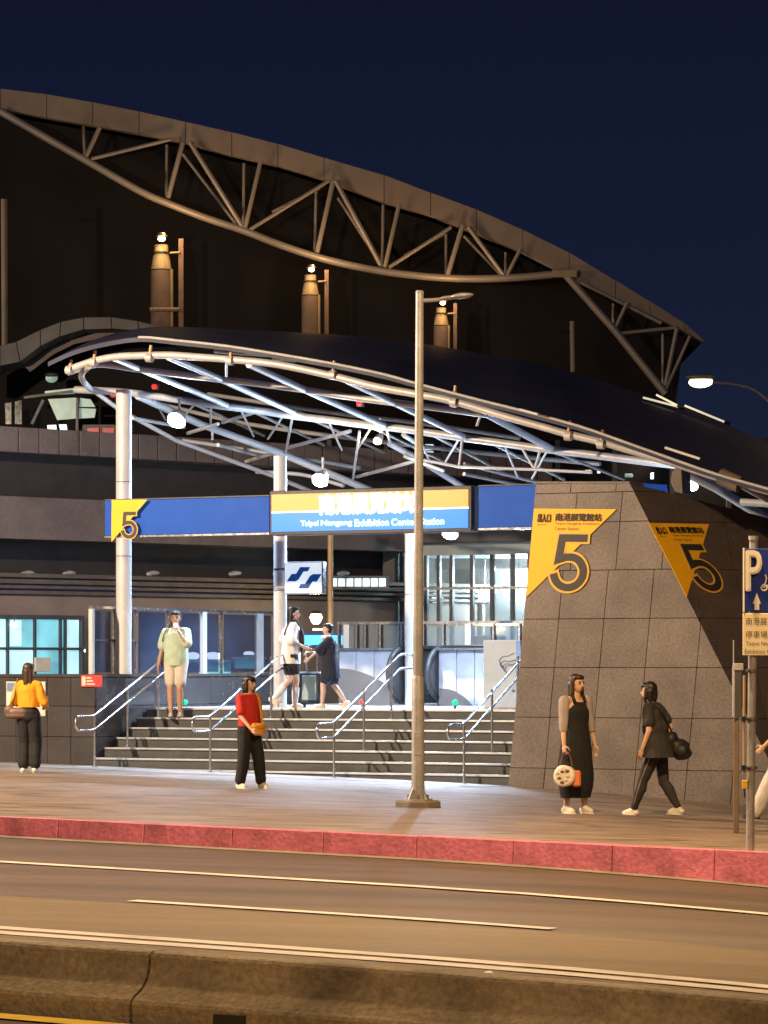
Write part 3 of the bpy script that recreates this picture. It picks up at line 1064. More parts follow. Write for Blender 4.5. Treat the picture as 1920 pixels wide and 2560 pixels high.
zt_, zb_ = 4.34, 3.73
uA, uB, uC, uD, uE_ = .12, UVZ(pv(684, 1280, SV))[0], UVZ(pv(1188, 1280, SV))[0], UVZ(pv(1203, 1280, SV))[0], 7.75
band(uA, uB - .02, zb_, zt_, SV - .1, SV + .1, 'long blue fascia panel between the white columns, left of the lit station sign')
band(uD, uE_, zb_, zt_ + .06, SV - .1, SV + .1, 'short blue fascia panel between the lit station sign and the pylon')
sg = thing('station_sign', L((uB + uC) / 2, SV, zb_), 'glowing orange and blue station name sign box hung between the columns', 'sign')
build('sign_frame', MB().box(uB, uC, SV - .13, SV + .13, zb_ - .02, zt_ + .06), 'black', sg, bevel=.01)
f0, f1 = uB + .045, uC - .05
fz0, fz1 = zb_ + .035, zt_ - .0
zm = fz0 + (fz1 - fz0) * .52
build('blue_face', MB().box(f0, f1, SV - .145, SV - .131, fz0, zm - .008), 'sign_blue', sg)
build('white_stripe', MB().box(f0, f1, SV - .1455, SV - .131, zm - .007, zm + .011), 'sign_lit', sg)
build('orange_face', MB().box(f0, f1, SV - .145, SV - .131, zm + .012, fz1), 'sign_orange', sg)
ux = lambda px: UVZ(pv(px, 1280, SV - .15))[0]
lettering('南港展覽館站', L(ux(799), SV - .145, zm - .045), DU * (ux(1048) - ux(799)), UP * .30, 'sign_lit', sg, -DV * .006, fat=.045)
for wd_, xa_, xb_, up_ in (('Taipei', 752, 796, .10), ('Nangang', 803, 880, .10), ('Exhibition', 887, 972, .10), ('Center', 979, 1044, .10), ('Station', 1052, 1110, .10)):
    lettering(wd_, L(ux(xa_), SV - .145, fz0 + .06), DU * (ux(xb_) - ux(xa_)), UP * up_, 'sign_cyan', sg, -DV * .006, fat=.05)

# metro emblem box beside the middle column
lv = 45.5
lg = thing('metro_emblem_sign', pv(762, 1486, lv), 'square white lit metro emblem sign beside the middle column', 'sign')
a, b = pv(714, 1486, lv), pv(811, 1403, lv)
ua, _, za = UVZ(a)
ub, _, zb = UVZ(b)
build('sign_box', MB().box(ua, ub, lv - .06, lv + .08, za, zb), 'steel', lg, bevel=.012)
build('sign_face', MB().box(ua + .02, ub - .02, lv - .066, lv - .0605, za + .02, zb - .02), 'logo_face', lg)
e1 = [(438, 297), (460, 266), (479, 266), (497, 238), (541, 238), (531, 256), (512, 256), (489, 290), (476, 297)]
rot = lambda q: [(1030 - x, 564 - y) for x, y in q]
for q in (e1, rot(e1)):
    pts = [pv(500 + (515 + (x - 515) * 1.12) / 1.975, 1300 + (282 + (y - 282) * 1.2 + 3) / 1.975, lv - .07) for x, y in q]
    build('emblem', MB().prism(pts, -DV * .006), 'logo_blue', lg)
build('bracket', MB().box(ua - .2, ua, lv - .02, lv + .03, za + .1, za + .14), 'steel', lg)
build('bracket', MB().box(ua - .2, ua, lv - .02, lv + .03, zb - .14, zb - .1), 'steel', lg)

# ------------------------------------------------------------------ canopy: columns, tubes, roof
can = thing('entrance_canopy', L(4, 46, 0), 'curved tubular steel entrance canopy with dark blue roof over the stairs', 'canopy')


def col(px0, px1, v, zb, ytop, name='column'):
    pc = pv((px0 + px1) / 2, 1500, v)
    r = (px1 - px0) / 2 / F * pc.y
    zt = pv((px0 + px1) / 2, ytop, v).z
    c = build(name, MB().tube([(pc.x, pc.y, zb), (pc.x, pc.y, zt)], r, 28), 'white_steel', can, smooth=True)
    for z in (zb + 1.9, zb + 3.1):
        build('column_seam', MB().tube([(pc.x, pc.y, z), (pc.x, pc.y, z + .012)], r + .003, 28), 'grey_band', c, smooth=True)
    return pc, r, zt


pA = col(290, 329, 44.45, ZP, 975)
pB = col(684, 717, 45.75, ZT, 1140)
pC = col(1012, 1045, 49.5, ZT, 1240)


def poly(pts, v):
    return [pv(x, y, v) for x, y in pts]


V1, V2, V3, V4, V5 = 42.6, 44.6, 46.6, 48.6, 50.6
T1 = [(168, 926), (232, 903), (290, 892), (350, 889), (428, 888), (500, 893), (579, 899), (694, 911), (833, 940), (940, 967), (1040, 985), (1134, 1003), (1270, 1043), (1360, 1068), (1423, 1086), (1504, 1105), (1600, 1133), (1700, 1163), (1805, 1197), (1920, 1228), (2080, 1278)]
T2 = [(170, 932), (243, 911), (338, 922), (440, 935), (554, 949), (611, 955), (763, 975), (871, 992), (986, 1007), (1100, 1021), (1215, 1036)]
T3 = [(189, 974), (304, 980), (420, 995), (540, 1013), (645, 1026), (736, 1040), (830, 1051), (922, 1063), (1020, 1074), (1155, 1094), (1351, 1121), (1480, 1137), (1580, 1150), (1692, 1163)]
T4 = [(338, 1040), (457, 1056), (560, 1076), (640, 1092), (760, 1112), (892, 1130), (1040, 1146), (1200, 1180), (1400, 1205)]
T5 = [(457, 1101), (540, 1112), (642, 1129), (716, 1150), (770, 1186), (860, 1230)]
t1 = smoothpath(poly(T1, V1))
build('front_tube', MB().tube(t1, .056, 14), 'tube', can, smooth=True)
build('purlin_tube', MB().tube(smoothpath(poly(T2, V2)), .052, 12), 'tube', can, smooth=True)
build('purlin_tube', MB().tube(smoothpath(poly(T3, V3)), .062, 12), 'tube', can, smooth=True)
build('purlin_tube', MB().tube(smoothpath(poly([(457, 1101), (642, 1128), (780, 1150), (900, 1170)], V5)), .035, 10), 'tube', can, smooth=True)
build('purlin_tube', MB().tube(smoothpath(poly([(640, 1180), (716, 1183), (772, 1190), (860, 1215)], V5)), .035, 10), 'tube', can, smooth=True)
build('end_bend', MB().tube(smoothpath([pv(222, 916, V1), pv(204, 934, V1 + .5), pv(209, 954, V1 + 1.5), pv(228, 974, V3)]), .05, 12), 'tube', can, smooth=True)


def seg(name, pts, r, m='tube'):
    q = [pv(x, y, v) for x, y, v in pts]
    build(name, MB().tube(q, r, 10), m, can, smooth=True)


RA = 'rafter_tube'
seg(RA, [(287, 897, V1), (345, 921, V2), (500, 985, V3 - .6), (574, 1016, V3)], .048, 'white_steel')
seg(RA, [(422, 893, V1), (554, 949, V2), (736, 1031, V3 - .1), (775, 1046, V3)], .052, 'white_steel')
seg(RA, [(622, 911, V1), (763, 975, V2), (966, 1066, V3)], .052, 'white_steel')
seg(RA, [(868, 952, V1), (986, 1008, V2), (1165, 1094, V3)], .048, 'white_steel')
seg(RA, [(1215, 1034, V2), (1381, 1124, V3)], .055, 'white_steel')
seg(RA, [(233, 976, V3), (297, 1023, V3 + .4), (440, 1101, V4), (683, 1190, V5), (860, 1262, V5 + 1.5)], .04)
seg(RA, [(345, 990, V3), (503, 1061, V4), (694, 1130, V4 + 1), (937, 1231, V5 + 1)], .066, 'white_steel')
seg(RA, [(973, 1108, V4), (1040, 1144, V4 + .6), (1165, 1222, V5), (1240, 1262, V5 + .6)], .055, 'white_steel')
seg(RA, [(1009, 1087, V3), (1048, 1112, V4)], .04, 'white_steel')
seg(RA, [(1160, 1185, V4), (1310, 1215, V5)], .03)
seg(RA, [(1160, 1160, V4), (1420, 1225, V5)], .03)
BR = 'brace'
for a in ([(557, 1056, V4), (642, 1029, V3)], [(720, 1119, V4 + 1), (875, 1078, V3 + .4)], [(615, 1154, V5), (690, 1131, V4 + 1)], [(892, 1192, V5), (1040, 1152, V4)], [(470, 1083, V4), (545, 1060, V3)],
          [(460, 1068, V4), (330, 1045, V3)], [(545, 1112, V4), (650, 1140, V5)], [(1110, 1178, V4), (1010, 1140, V4)]):
    seg(BR, a, .032)
ST_ = 'strut'
for a in ([(714, 1132, V4 + 1), (731, 1043, V3)], [(882, 1200, V5), (899, 1078, V3)], [(566, 900, V1), (566, 940, V2 - 1)], [(527, 1020, V3), (527, 1062, V4)], [(531, 1080, V4), (531, 1100, V4)], [(1048, 1010, V2), (1040, 1070, V3)],
          [(1148, 1167, V3), (1156, 1096, V3)], [(1337, 1172, V3), (1352, 1121, V3)], [(1307, 1124, V3), (1335, 1170, V3)], [(1200, 1042, V2), (1192, 1065, V2)], [(966, 1066, V3), (975, 1110, V4)]):
    seg(ST_, a, .022)
seg('lower_chord', [(1060, 1150, V3), (1148, 1167, V3), (1340, 1174, V3), (1480, 1181, V3)], .024)
def along(tab, x):
    for (xa, ya), (xb, yb) in zip(tab[:-1], tab[1:]):
        if xa <= x <= xb:
            return ya + (yb - ya) * (x - xa) / (xb - xa)
    return tab[-1][1]


for k, x in enumerate(range(380, 1380, 110)):
    seg('lattice_rod', [(x, along(T3, x), V3), (x + (-40 if k % 2 else 34), along(T4, x + (-40 if k % 2 else 34)), V4)], .018)
build('purlin_tube', MB().tube(smoothpath(poly([(400, 1010), (620, 1060), (900, 1098), (1200, 1132), (1500, 1160)], 53)), .04, 10), 'tube', can, smooth=True)
build('purlin_tube', MB().tube(smoothpath(poly([(520, 985), (800, 1028), (1050, 1058), (1300, 1096)], 54.5)), .04, 10), 'tube', can, smooth=True)
for x in range(470, 1500, 150):
    seg('rear_rafter', [(x, along(T3, x), V3), (x + 190, along(T4, x + 190) - 6, 53)], .026)
# stub posts and clamps along the front tube
for px, py, hp in ((174, 920, 20), (234, 900, 24), (374, 889, 26), (575, 896, 26), (832, 932, 30), (1135, 1000, 36), (1421, 1084, 32), (1503, 1105, 30)):
    a, b = pv(px, py, V1 - .03), pv(px + 4, py - hp, V1 - .03)
    build('stub_post', MB().tube([a - UP * .03, b], .026, 10), 'orange_lit', can, smooth=True)
    build('tube_clamp', MB().tube([a - DU * .05 - UP * .03, a + DU * .05 - UP * .04], .07, 12), 'tube', can, smooth=True)
# roof sheet: front edge and rear outline
fe = [(120, 905), (180, 878), (250, 858), (347, 843), (440, 851), (567, 865), (694, 885), (833, 909), (961, 936), (1047, 960), (1215, 1004), (1296, 1024), (1447, 1065), (1562, 1105), (1680, 1147), (1790, 1185), (1920, 1222), (2080, 1270)]
be = [(330, 836), (350, 833), (380, 830), (420, 827), (470, 824), (567, 824), (694, 829), (833, 836), (961, 847), (1047, 857), (1215, 886), (1296, 898), (1447, 935), (1562, 972), (1680, 1008), (1790, 1050), (1920, 1108), (2080, 1190)]
VF, VR = 42.35, 57.0
rows = []
fp = [pv(x, y, VF) for x, y in fe]
bp_ = [pv(x, y, VR) for x, y in be]
for j in range(7):
    t = j / 6
    rows.append(smoothpath([a.lerp(b, t) + UP * (.12 * math.sin(math.pi * t)) for a, b in zip(fp, bp_)], 3))
mb = MB().sheet(rows)
mb.sheet([[p - UP * .07 for p in r] for r in rows])
mb.sheet([rows[0], [p - UP * .07 for p in rows[0]]])
build('roof_sheet', mb, 'roof', can, smooth=True, fix=False)
build('roof_edge_trim', MB().tube([p - DV * .01 for p in rows[0][9:]], .02, 8), 'tube', can, smooth=True)
# white soffit strips seen between tube and roof edge
for (x0, y0, x1, y1) in ((536, 878, 672, 888), (682, 896, 768, 902), (560, 880, 610, 884)):
    seg('soffit_strip', [(x0, y0, 44.0), (x1, y1, 44.0)], .03, 'white_steel')
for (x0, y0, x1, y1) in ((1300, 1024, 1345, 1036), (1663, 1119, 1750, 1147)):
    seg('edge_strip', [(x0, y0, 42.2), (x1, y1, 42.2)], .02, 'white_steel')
# right-hand end: concrete bracket, pale lit tubes
build('end_bracket', MB().prism([pv(x, y, 44.5) for x, y in ((1676, 1205), (1680, 1180), (1694, 1162), (1704, 1172), (1708, 1235), (1688, 1230))], DV * .35), 'tan', can, bevel=.01)
build('tube_sleeve', MB().tube([pv(1800, 1190, V1 - .05), pv(1850, 1212, V1 - .05)], .12, 14), 'tan', can, smooth=True)
seg(RA, [(1705, 1178, 45), (1790, 1220, 45.4), (1880, 1275, 45.8), (1960, 1320, 46.2)], .07, 'white_steel')
seg(RA, [(1852, 1255, 45), (1960, 1262, 45)], .055, 'white_steel')
seg(RA, [(1840, 1205, 44), (1920, 1250, 44.6)], .05, 'white_steel')

# ------------------------------------------------------------------ floodlights under the canopy
for px, py, v, r, power, lab, m in ((440, 1053, 45.6, .15, 1500, 'brightest round floodlight under the canopy next to the left white column', 'lens'),
                                    (799, 1203, 46.6, .13, 1700, 'round floodlight hanging just above the lit station sign', 'lens'),
                                    (1124, 1335, 47.6, .13, 1900, 'round floodlight below the right end of the lit station sign', 'lens'),
                                    (943, 1104, 47.6, .07, 300, 'small yellowish floodlight left of the lamp pole under the canopy', 'lens_small'),
                                    (1728, 1216, 46.2, .10, 700, 'round floodlight at the far right end of the canopy above the pylon', 'lens')):
    c = pv(px, py, v)
    t = thing('floodlight', c, lab, 'floodlight', 'floodlights under the canopy')
    dn = (-DV * .75 - UP * .66).normalized()
    sx = DU
    sy = dn.cross(sx).normalized()
    build('lens', MB().ell(c, sx * r, sy * r * .85, dn * r * .45), m, t, smooth=True)
    build('housing', MB().tube([c - dn * .02, c - dn * .12, c - dn * .22], [r * 1.08, r * .95, r * .5], 16), 'galv', t, smooth=True)
    build('bracket', MB().tube([c - dn * .15, c - dn * .15 + UP * .3], .02, 8), 'galv', t, smooth=True)
    lamp('flood_beam', c + dn * .12, power * 1.05, COOL if m == 'lens' else WARM2, .12, aim=c + dn * .4 - UP * 1.2, cone=125, blend=.7)
    lamp('flood_spill', c + dn * .14, power * .16, COOL if m == 'lens' else WARM2, .12)
lamp('flood_beam', L(3.5, 49.5, 4.6), 1250, COOL, .3, aim=L(3.5, 49.0, 0), cone=140)
lamp('flood_beam', L(8.0, 52.5, 4.2), 1100, COOL, .3, aim=L(8.0, 52.0, 0), cone=140)
for px, py, lab in ((965 + 50, 951, 'red indicator lamp on the roof edge touching the lamp pole'), (898, 1008, 'red indicator lamp under the canopy left of the lamp pole'),
                    (386, 966, 'red indicator lamp under the canopy above the brightest floodlight'), (282, 987, 'red indicator lamp beside the top of the left white column')):
    c = pv(px, py, 43.2 if py < 960 else 46.9)
    t = thing('indicator_lamp', c, lab, 'lamp', 'red indicator lamps on the canopy')
    build('lens', MB().ell(c, DU * .085 if py < 960 else DU * .05, DV * .04, UP * .04), 'red_lamp', t, smooth=True)
    build('base', MB().obox(c + DV * .05, DU * .06, DV * .03, UP * .05), 'dgrey', t)
# ------------------------------------------------------------------ landing furniture: escalator, cladding, balustrade, board, hall
EV = 49.2
esc = thing('escalator', pv(1034, 1765, EV), 'escalator with black handrail loops and steel steps behind the lamp pole', 'escalator')
for px in (985, 1082):
    pc = pv(px, 1765, EV)
    uu = UVZ(pc)[0]
    loop = [L(uu, EV + 2.6, ZT + .98), L(uu, EV + .5, ZT + .98), L(uu, EV + .1, ZT + .93), L(uu, EV - .12, ZT + .78), L(uu, EV - .2, ZT + .55), L(uu, EV - .1, ZT + .3), L(uu, EV + .2, ZT + .12)]
    build('handrail_belt', MB().tube(smoothpath(loop), .055, 10), 'rubber', esc, smooth=True)
    side = [L(uu, EV + 2.6, ZT), L(uu, EV + .25, ZT), L(uu, EV - .05, ZT + .3), L(uu, EV - .12, ZT + .6), L(uu, EV + .05, ZT + .85), L(uu, EV + .5, ZT + .92), L(uu, EV + 2.6, ZT + .92)]
    build('side_panel', MB().prism([p - DU * .02 for p in side], DU * .04), 'dgrey', esc)
ua, ub = UVZ(pv(990, 1765, EV))[0] + .04, UVZ(pv(1077, 1765, EV))[0] - .04
for k in range(9):
    vv, zz = EV + .5 + .3 * k, ZT + .02 + .17 * max(0, k - 1)
    se = build('escalator_step', MB().box(ua, ub, vv, vv + .29, zz - .15, zz), 'dgrey', esc)
    build('step_edge', MB().box(ua, ub, vv - .01, vv + .03, zz + .001, zz + .02), 'steel', se)
build('comb_plate', MB().box(ua, ub, EV - .1, EV + .48, ZT + .002, ZT + .02), 'steel', esc)
clad = thing('escalator_cladding', pv(910, 1765, EV), 'brushed blue grey steel wall panels on both sides of the escalator', 'wall')
xs = (848, 890, 935, 980)
for a, b in zip(xs[:-1], xs[1:]):
    u_a, u_b = UVZ(pv(a, 1700, EV))[0], UVZ(pv(b, 1700, EV))[0]
    build('steel_panel', MB().box(u_a + .004, u_b - .004, EV, EV + .1, ZT + .02, ZT + .95), 'brushed', clad, bevel=.006)
xs = (1090, 1135, 1180, 1230, 1300)
for a, b in zip(xs[:-1], xs[1:]):
    u_a, u_b = UVZ(pv(a, 1700, EV))[0], UVZ(pv(b, 1700, EV))[0]
    build('steel_panel', MB().box(u_a + .004, u_b - .004, EV + .1, EV + .2, ZT + .02, ZT + .95), 'brushed', clad, bevel=.006)
build('panel_cap', MB().box(UVZ(pv(848, 1700, EV))[0], UVZ(pv(980, 1700, EV))[0], EV - .03, EV + .14, ZT + .951, ZT + .99).box(UVZ(pv(1090, 1700, EV))[0], UVZ(pv(1300, 1700, EV))[0], EV + .05, EV + .25, ZT + .951, ZT + .99), 'steel', clad)
ua, ub = UVZ(pv(850, 1770, EV))[0], UVZ(pv(978, 1770, EV))[0]
arc = [L(ua, EV - .05, ZT + .01)] + [L(ua + (ub - ua) * t_, EV - .05, ZT + .64 - .34 * t_ * t_) for t_ in (0, .2, .4, .6, .8, 1)] + [L(ub, EV - .05, ZT + .01)]
build('curved_skirt', MB().prism(arc, DV * .045), 'grey_band', clad)
ua, ub = UVZ(pv(1096, 1770, EV))[0], UVZ(pv(1176, 1770, EV))[0]
arc = [L(ua, EV + .04, ZT + .01)] + [L(ua + (ub - ua) * t_, EV + .04, ZT + .30 - .29 * t_ ** 2.5) for t_ in (0, .25, .5, .75, .9, 1)]
build('curved_skirt', MB().prism(arc, DV * .05), 'dark_stone', clad)

# rear balustrade with steel posts
rb = thing('rear_balustrade', pv(1080, 1625, 52), 'glass and steel balustrade behind the escalator, in front of the lit hall', 'balustrade')
zt2, zb2 = pv(1080, 1556, 52).z, pv(1080, 1626, 52).z
u_a, u_b = UVZ(pv(845, 1600, 52))[0], UVZ(pv(1312, 1600, 52))[0]
build('base_wall', MB().box(u_a, u_b, 52.05, 52.25, ZT, zb2), 'grey_band', rb)
build('top_rail', MB().box(u_a, u_b, 51.97, 52.03, zt2 - .03, zt2 + .02), 'steel', rb)
pxs = (848, 868, 893, 915, 952, 1005, 1060, 1110, 1172, 1235, 1300)
for px in pxs:
    uu = UVZ(pv(px, 1600, 52))[0]
    r = .055 if px in (868, 1172) else .018
    build('post', MB().box(uu - r, uu + r, 51.96, 52.04, zb2, zt2 - .03), 'white_steel' if r > .02 else 'steel', rb)
for a, b in zip(pxs[:-1], pxs[1:]):
    build('glass_pane', MB().box(UVZ(pv(a, 1600, 52))[0] + .06, UVZ(pv(b, 1600, 52))[0] - .06, 51.995, 52.005, zb2, zt2 - .04), 'glass', rb)

# information board at the head of the stairs
bd = thing('information_board', pv(1250, 1778, 45.45), 'tall pale blue board with faint line drawing at the head of the stairs', 'board')
u_a, u_b = UVZ(pv(1208, 1700, 45.45))[0], UVZ(pv(1292, 1700, 45.45))[0]
zt3 = pv(1250, 1600, 45.45).z
build('panel', MB().box(u_a, u_b, 45.45, 45.6, ZT + .02, zt3), 'board', bd, bevel=.012)
build('plinth', MB().box(u_a - .02, u_b + .02, 45.43, 45.62, ZT, ZT + .02), 'steel', bd)
q = [(1252, 1668), (1248, 1650), (1256, 1641), (1270, 1640), (1285, 1632)]
for dx, dy in ((0, 0), (8, 5), (18, 12), (28, 16)):
    build('line_drawing', MB().tube([pv(x + dx * .5, y + dy + (k * 3 if dx else 0), 45.44) for k, (x, y) in enumerate(q)], .006, 6), 'board_ink', bd)
build('round_knob', MB().ell(pv(1283, 1727, 45.44), DU * .025, DV * .015, UP * .025), 'board_ink', bd, smooth=True)

# lit hall at the rear right
HV = 58.0
hall = thing('rear_hall', pv(1150, 1640, HV), 'pale lit glazed hall with dark mullions behind the escalator', 'building')
u_a, u_b = UVZ(pv(985, 1500, HV))[0], UVZ(pv(1420, 1500, HV))[0]
h0, h1 = ZT, pv(1150, 1388, HV).z
build('hall_box', MB().box(u_a, u_b, HV + 5, HV + 5.2, h0, h1).box(u_a - .2, u_a, HV, HV + 5, h0, h1).box(u_b, u_b + .2, HV, HV + 5, h0, h1).box(u_a - .2, u_b + .2, HV, HV + 5.2, h1, h1 + .25), 'hall_wall', hall)
mx = (1010, 1028, 1066, 1098, 1130, 1181, 1231, 1282, 1325, 1370)
for px in mx:
    uu = UVZ(pv(px, 1500, HV))[0]
    build('mullion', MB().box(uu - .035, uu + .035, HV - .05, HV + .05, h0, h1), 'dgrey', hall)
for a, b in zip(mx[:-1], mx[1:]):
    build('pane', MB().box(UVZ(pv(a, 1500, HV))[0] + .036, UVZ(pv(b, 1500, HV))[0] - .036, HV - .006, HV + .006, h0, h1 - .02), 'glass', hall)
for z in (pv(1150, 1470, HV).z, pv(1150, 1562, HV).z):
    build('transom', MB().box(u_a, u_b, HV - .06, HV - .05, z - .03, z + .02), 'steel', hall)
build('head_beam', MB().box(UVZ(pv(960, 1500, HV))[0], u_b, HV - .3, HV + .3, h1 + .251, h1 + .9), 'grey_band', hall)
build('end_pier', MB().box(UVZ(pv(968, 1500, HV))[0], UVZ(pv(1006, 1500, HV))[0], HV - .2, HV + .3, ZT, h1 + .25), 'grey_band', hall)
lamp('hall_light', L((u_a + u_b) / 2, HV + 2.5, h1 - .4), 3600, (.62, .88, 1.0), .4)
for px, py, dv, rx, rz, lab in ((1094, 1497, 1.5, .13, .16, 'round bright lamp inside the rear hall'), (1212, 1488, 1.2, .16, .15, 'wide bright lamp inside the rear hall, between the middle mullions'),
                                (1063, 1484, 2.0, .10, .07, 'small bright lamp inside the rear hall nearest the lamp pole'), (1297, 1494, 1.5, .08, .16, 'tall bright lamp inside the rear hall nearest the pylon'),
                                (1234, 1421, .5, .03, .08, 'tiny bright lamp high inside the rear hall'), (1170, 1498, 2.2, .05, .14, 'slim bright lamp in the middle of the rear hall')):
    c = pv(px, py, HV + dv)
    t = thing('hall_lamp', c, lab, 'lamp', 'lamps inside the rear hall')
    build('globe', MB().ell(c, DU * rx, DV * .08, UP * rz), 'white_glow', t, smooth=True)
    build('stem', MB().tube([c, Vector((c.x, c.y, h1))], .012, 6), 'steel', t)
for px, hh, wh in ((1045, 90, 'nearest the lamp pole'), (1110, 80, 'second from the lamp pole'), (1150, 95, 'tallest, in the middle'), (1200, 70, 'lowest, second from the pylon'), (1262, 88, 'nearest the pylon')):
    c = pv(px, 1560, HV + 2.6)
    t = thing('ticket_gate', L(UVZ(c)[0], HV + 2.6, ZT), 'pale ticket gate cabinet inside the rear hall, ' + wh, 'ticket gate', 'ticket gates inside the rear hall')
    build('cabinet', MB().box(UVZ(c)[0] - .12, UVZ(c)[0] + .12, HV + 2.5, HV + 3.2, ZT, ZT + 1.4 + hh * .004), 'brushed', t, bevel=.02)
    build('screen', MB().box(UVZ(c)[0] - .08, UVZ(c)[0] + .08, HV + 2.48, HV + 2.495, ZT + 1.05, ZT + 1.3), 'white_pane', t)
# far background beyond the landing: copper pole, lantern, blue sign, white box window
cp = pY(826, 1560, 62)
t = thing('copper_pole', cp, 'thin copper coloured pole standing behind the emblem sign', 'pole')
build('shaft', MB().tube([pY(826, 1640, 62), pY(826, 1300, 62)], .055, 10), 'orange_lit', t, smooth=True)
build('pole_cap', MB().tube([pY(826, 1301, 62), pY(826, 1296, 62)], .07, 10), 'galv', t, smooth=True)
c = pY(790, 1547, 61)
t = thing('wall_lantern', c, 'glowing yellow lantern between the two figures on the landing', 'lantern')
build('globe', MB().tube([c + UP * .09, c + UP * .02, c - UP * .07, c - UP * .1], [.10, .12, .08, .05], 14), 'warm_lamp', t, smooth=True)
build('hood', MB().tube([c + UP * .16, c + UP * .1], [.06, .13], 14), 'dgrey', t, smooth=True)
build('arm', MB().tube([pY(782, 1574, 61), pY(822, 1574, 61)], .02, 8), 'cream', t, smooth=True)
lamp('lantern_light', c - Vector((0, .3, .1)), 60, (1, .8, .4), .1)
a, b = pY(755, 1612, 60.5), pY(862, 1588, 60.5)
t = thing('blue_lit_sign', (a + b) / 2, 'small blue and white lit sign behind the two figures on the landing', 'sign')
build('sign_box', MB().obox((a + b) / 2 + Vector((0, .06, 0)), Vector(((b.x - a.x) / 2 + .02, 0, 0)), Vector((0, .05, 0)), UP * ((b.z - a.z) / 2 + .03)), 'blue_panel', t)
build('sign_face', MB().obox((a + b) / 2, Vector(((b.x - a.x) / 2, 0, 0)), Vector((0, .008, 0)), UP * ((b.z - a.z) / 2)), 'blue_glow', t)
a, b = pY(824, 1466, 62.5), pY(966, 1446, 62.5)
t = thing('strip_window', (a + b) / 2, 'row of small white lit panes right of the emblem sign', 'window')
for k in range(7):
    x0, x1 = a.x + (b.x - a.x) * (k + .08) / 7, a.x + (b.x - a.x) * (k + .92) / 7
    build('pane', MB().obox(((x0 + x1) / 2, 62.5, (a.z + b.z) / 2), Vector(((x1 - x0) / 2, 0, 0)), Vector((0, .01, 0)), UP * ((b.z - a.z) / 2)), 'white_pane', t)
build('window_frame', MB().obox((a + b) / 2 + Vector((0, .08, 0)), Vector(((b.x - a.x) / 2 + .05, 0, 0)), Vector((0, .05, 0)), UP * ((b.z - a.z) / 2 + .05)), 'dgrey', t)
# rear wall closing the view under the canopy
rw = thing('rear_wall', (2, 66, 0), 'dark grey rear wall of the station under the canopy', 'wall')
build('wall_face', MB().obox((1.5, 66.3, 2.6), Vector((4.4, 0, 0)), Vector((0, .15, 0)), UP * 2.2), 'grey_band', rw)
build('upper_band', MB().obox((1.5, 66.0, 4.25), Vector((4.4, 0, 0)), Vector((0, .1, 0)), UP * .55), 'viaduct', rw)
for k in range(8):
    build('rib', MB().obox((-2.2 + k * 1.05, 66.05, 2.7), Vector((.03, 0, 0)), Vector((0, .06, 0)), UP * .95), 'louver', rw)
# small lit windows under the roof, seen between tubes
wb = thing('upper_station_block', (4, 70, 3), 'dark upper station block with small green white windows seen through the canopy tubes', 'building')
build('block_wall', MB().obox((4.0, 70.4, 5.2), Vector((5.6, 0, 0)), Vector((0, .2, 0)), UP * 1.5), 'hull', wb)
for px, py, wx, hy, m in ((740, 1128, 24, 10, 'white_pane'), (757, 1136, 14, 12, 'green_lamp'), (829, 1138, 22, 16, 'white_pane'), (860, 1146, 22, 18, 'white_pane'), (945, 1148, 34, 40, 'green_pane'), (1073, 1118, 22, 14, 'white_pane'), (1073, 1133, 22, 8, 'white_pane'),
                          (1182, 1144, 26, 14, 'green_pane'), (1184, 1140, 18, 5, 'white_pane'), (1218, 1143, 18, 10, 'white_pane'), (1253, 1147, 14, 10, 'green_pane'), (1366, 1165, 20, 9, 'white_pane'), (1470, 1178, 16, 6, 'warm_tube'), (1497, 1179, 8, 9, 'white_pane'), (1572, 1189, 20, 8, 'green_pane'),
                          (1630, 1190, 8, 16, 'white_pane')):
    c = pY(px, py, 70)
    s_ = 70 / F
    build('window', MB().obox(c, Vector((wx * s_ / 2, 0, 0)), Vector((0, .04, 0)), UP * hy * s_ / 2), m, wb, bevel=.01)
for k in range(9):
    build('wall_rib', MB().obox((-1.2 + k * 1.25, 70.1, 5.2), Vector((.05, 0, 0)), Vector((0, .08, 0)), UP * 1.45), 'grey_band', wb)
t = thing('blue_box_sign', pY(1630, 1226, 46), 'short blue box sign on top of the dark side of the pylon', 'sign')
build('sign_box', MB().prism([pY(x, y, 49) for x, y in ((1604, 1208), (1668, 1212), (1666, 1228), (1604, 1216))], Vector((0, .4, 0))), 'blue_panel', t)
build('sign_foot', MB().obox(pY(1636, 1232, 49.2), Vector((.2, 0, 0)), Vector((0, .1, 0)), UP * .06), 'dgrey', t)
# small glowing bodies added for coloured reflections low on the landing
for px, py, m, lab in ((462, 1756, 'green_lamp', 'green glowing spot standing in for a reflection behind the legs of the man on the stairs'), (1137, 1757, 'green_lamp', 'green glowing spot standing in for a reflection on the landing right of the lamp pole'),
                       (906, 1755, 'red_lamp', 'orange red glowing spot standing in for a reflection on the landing beside the central handrail'), (683, 1750, 'red_lamp', 'dark red glowing spot standing in for a reflection by the heel of the woman in white')):
    v = 45.9 if px != 462 else 46.3
    c = pv(px, py, v)
    t = thing('reflection_spot', Vector((c.x, c.y, ZT)), lab, 'lamp', 'coloured reflection spots on the landing')
    build('lens', MB().ell(c, DU * .05, DV * .03, UP * .045), m, t, smooth=True)
    build('stand', MB().tube([Vector((c.x, c.y, ZT)), c + DV * .03], .025, 8), 'dgrey', t)

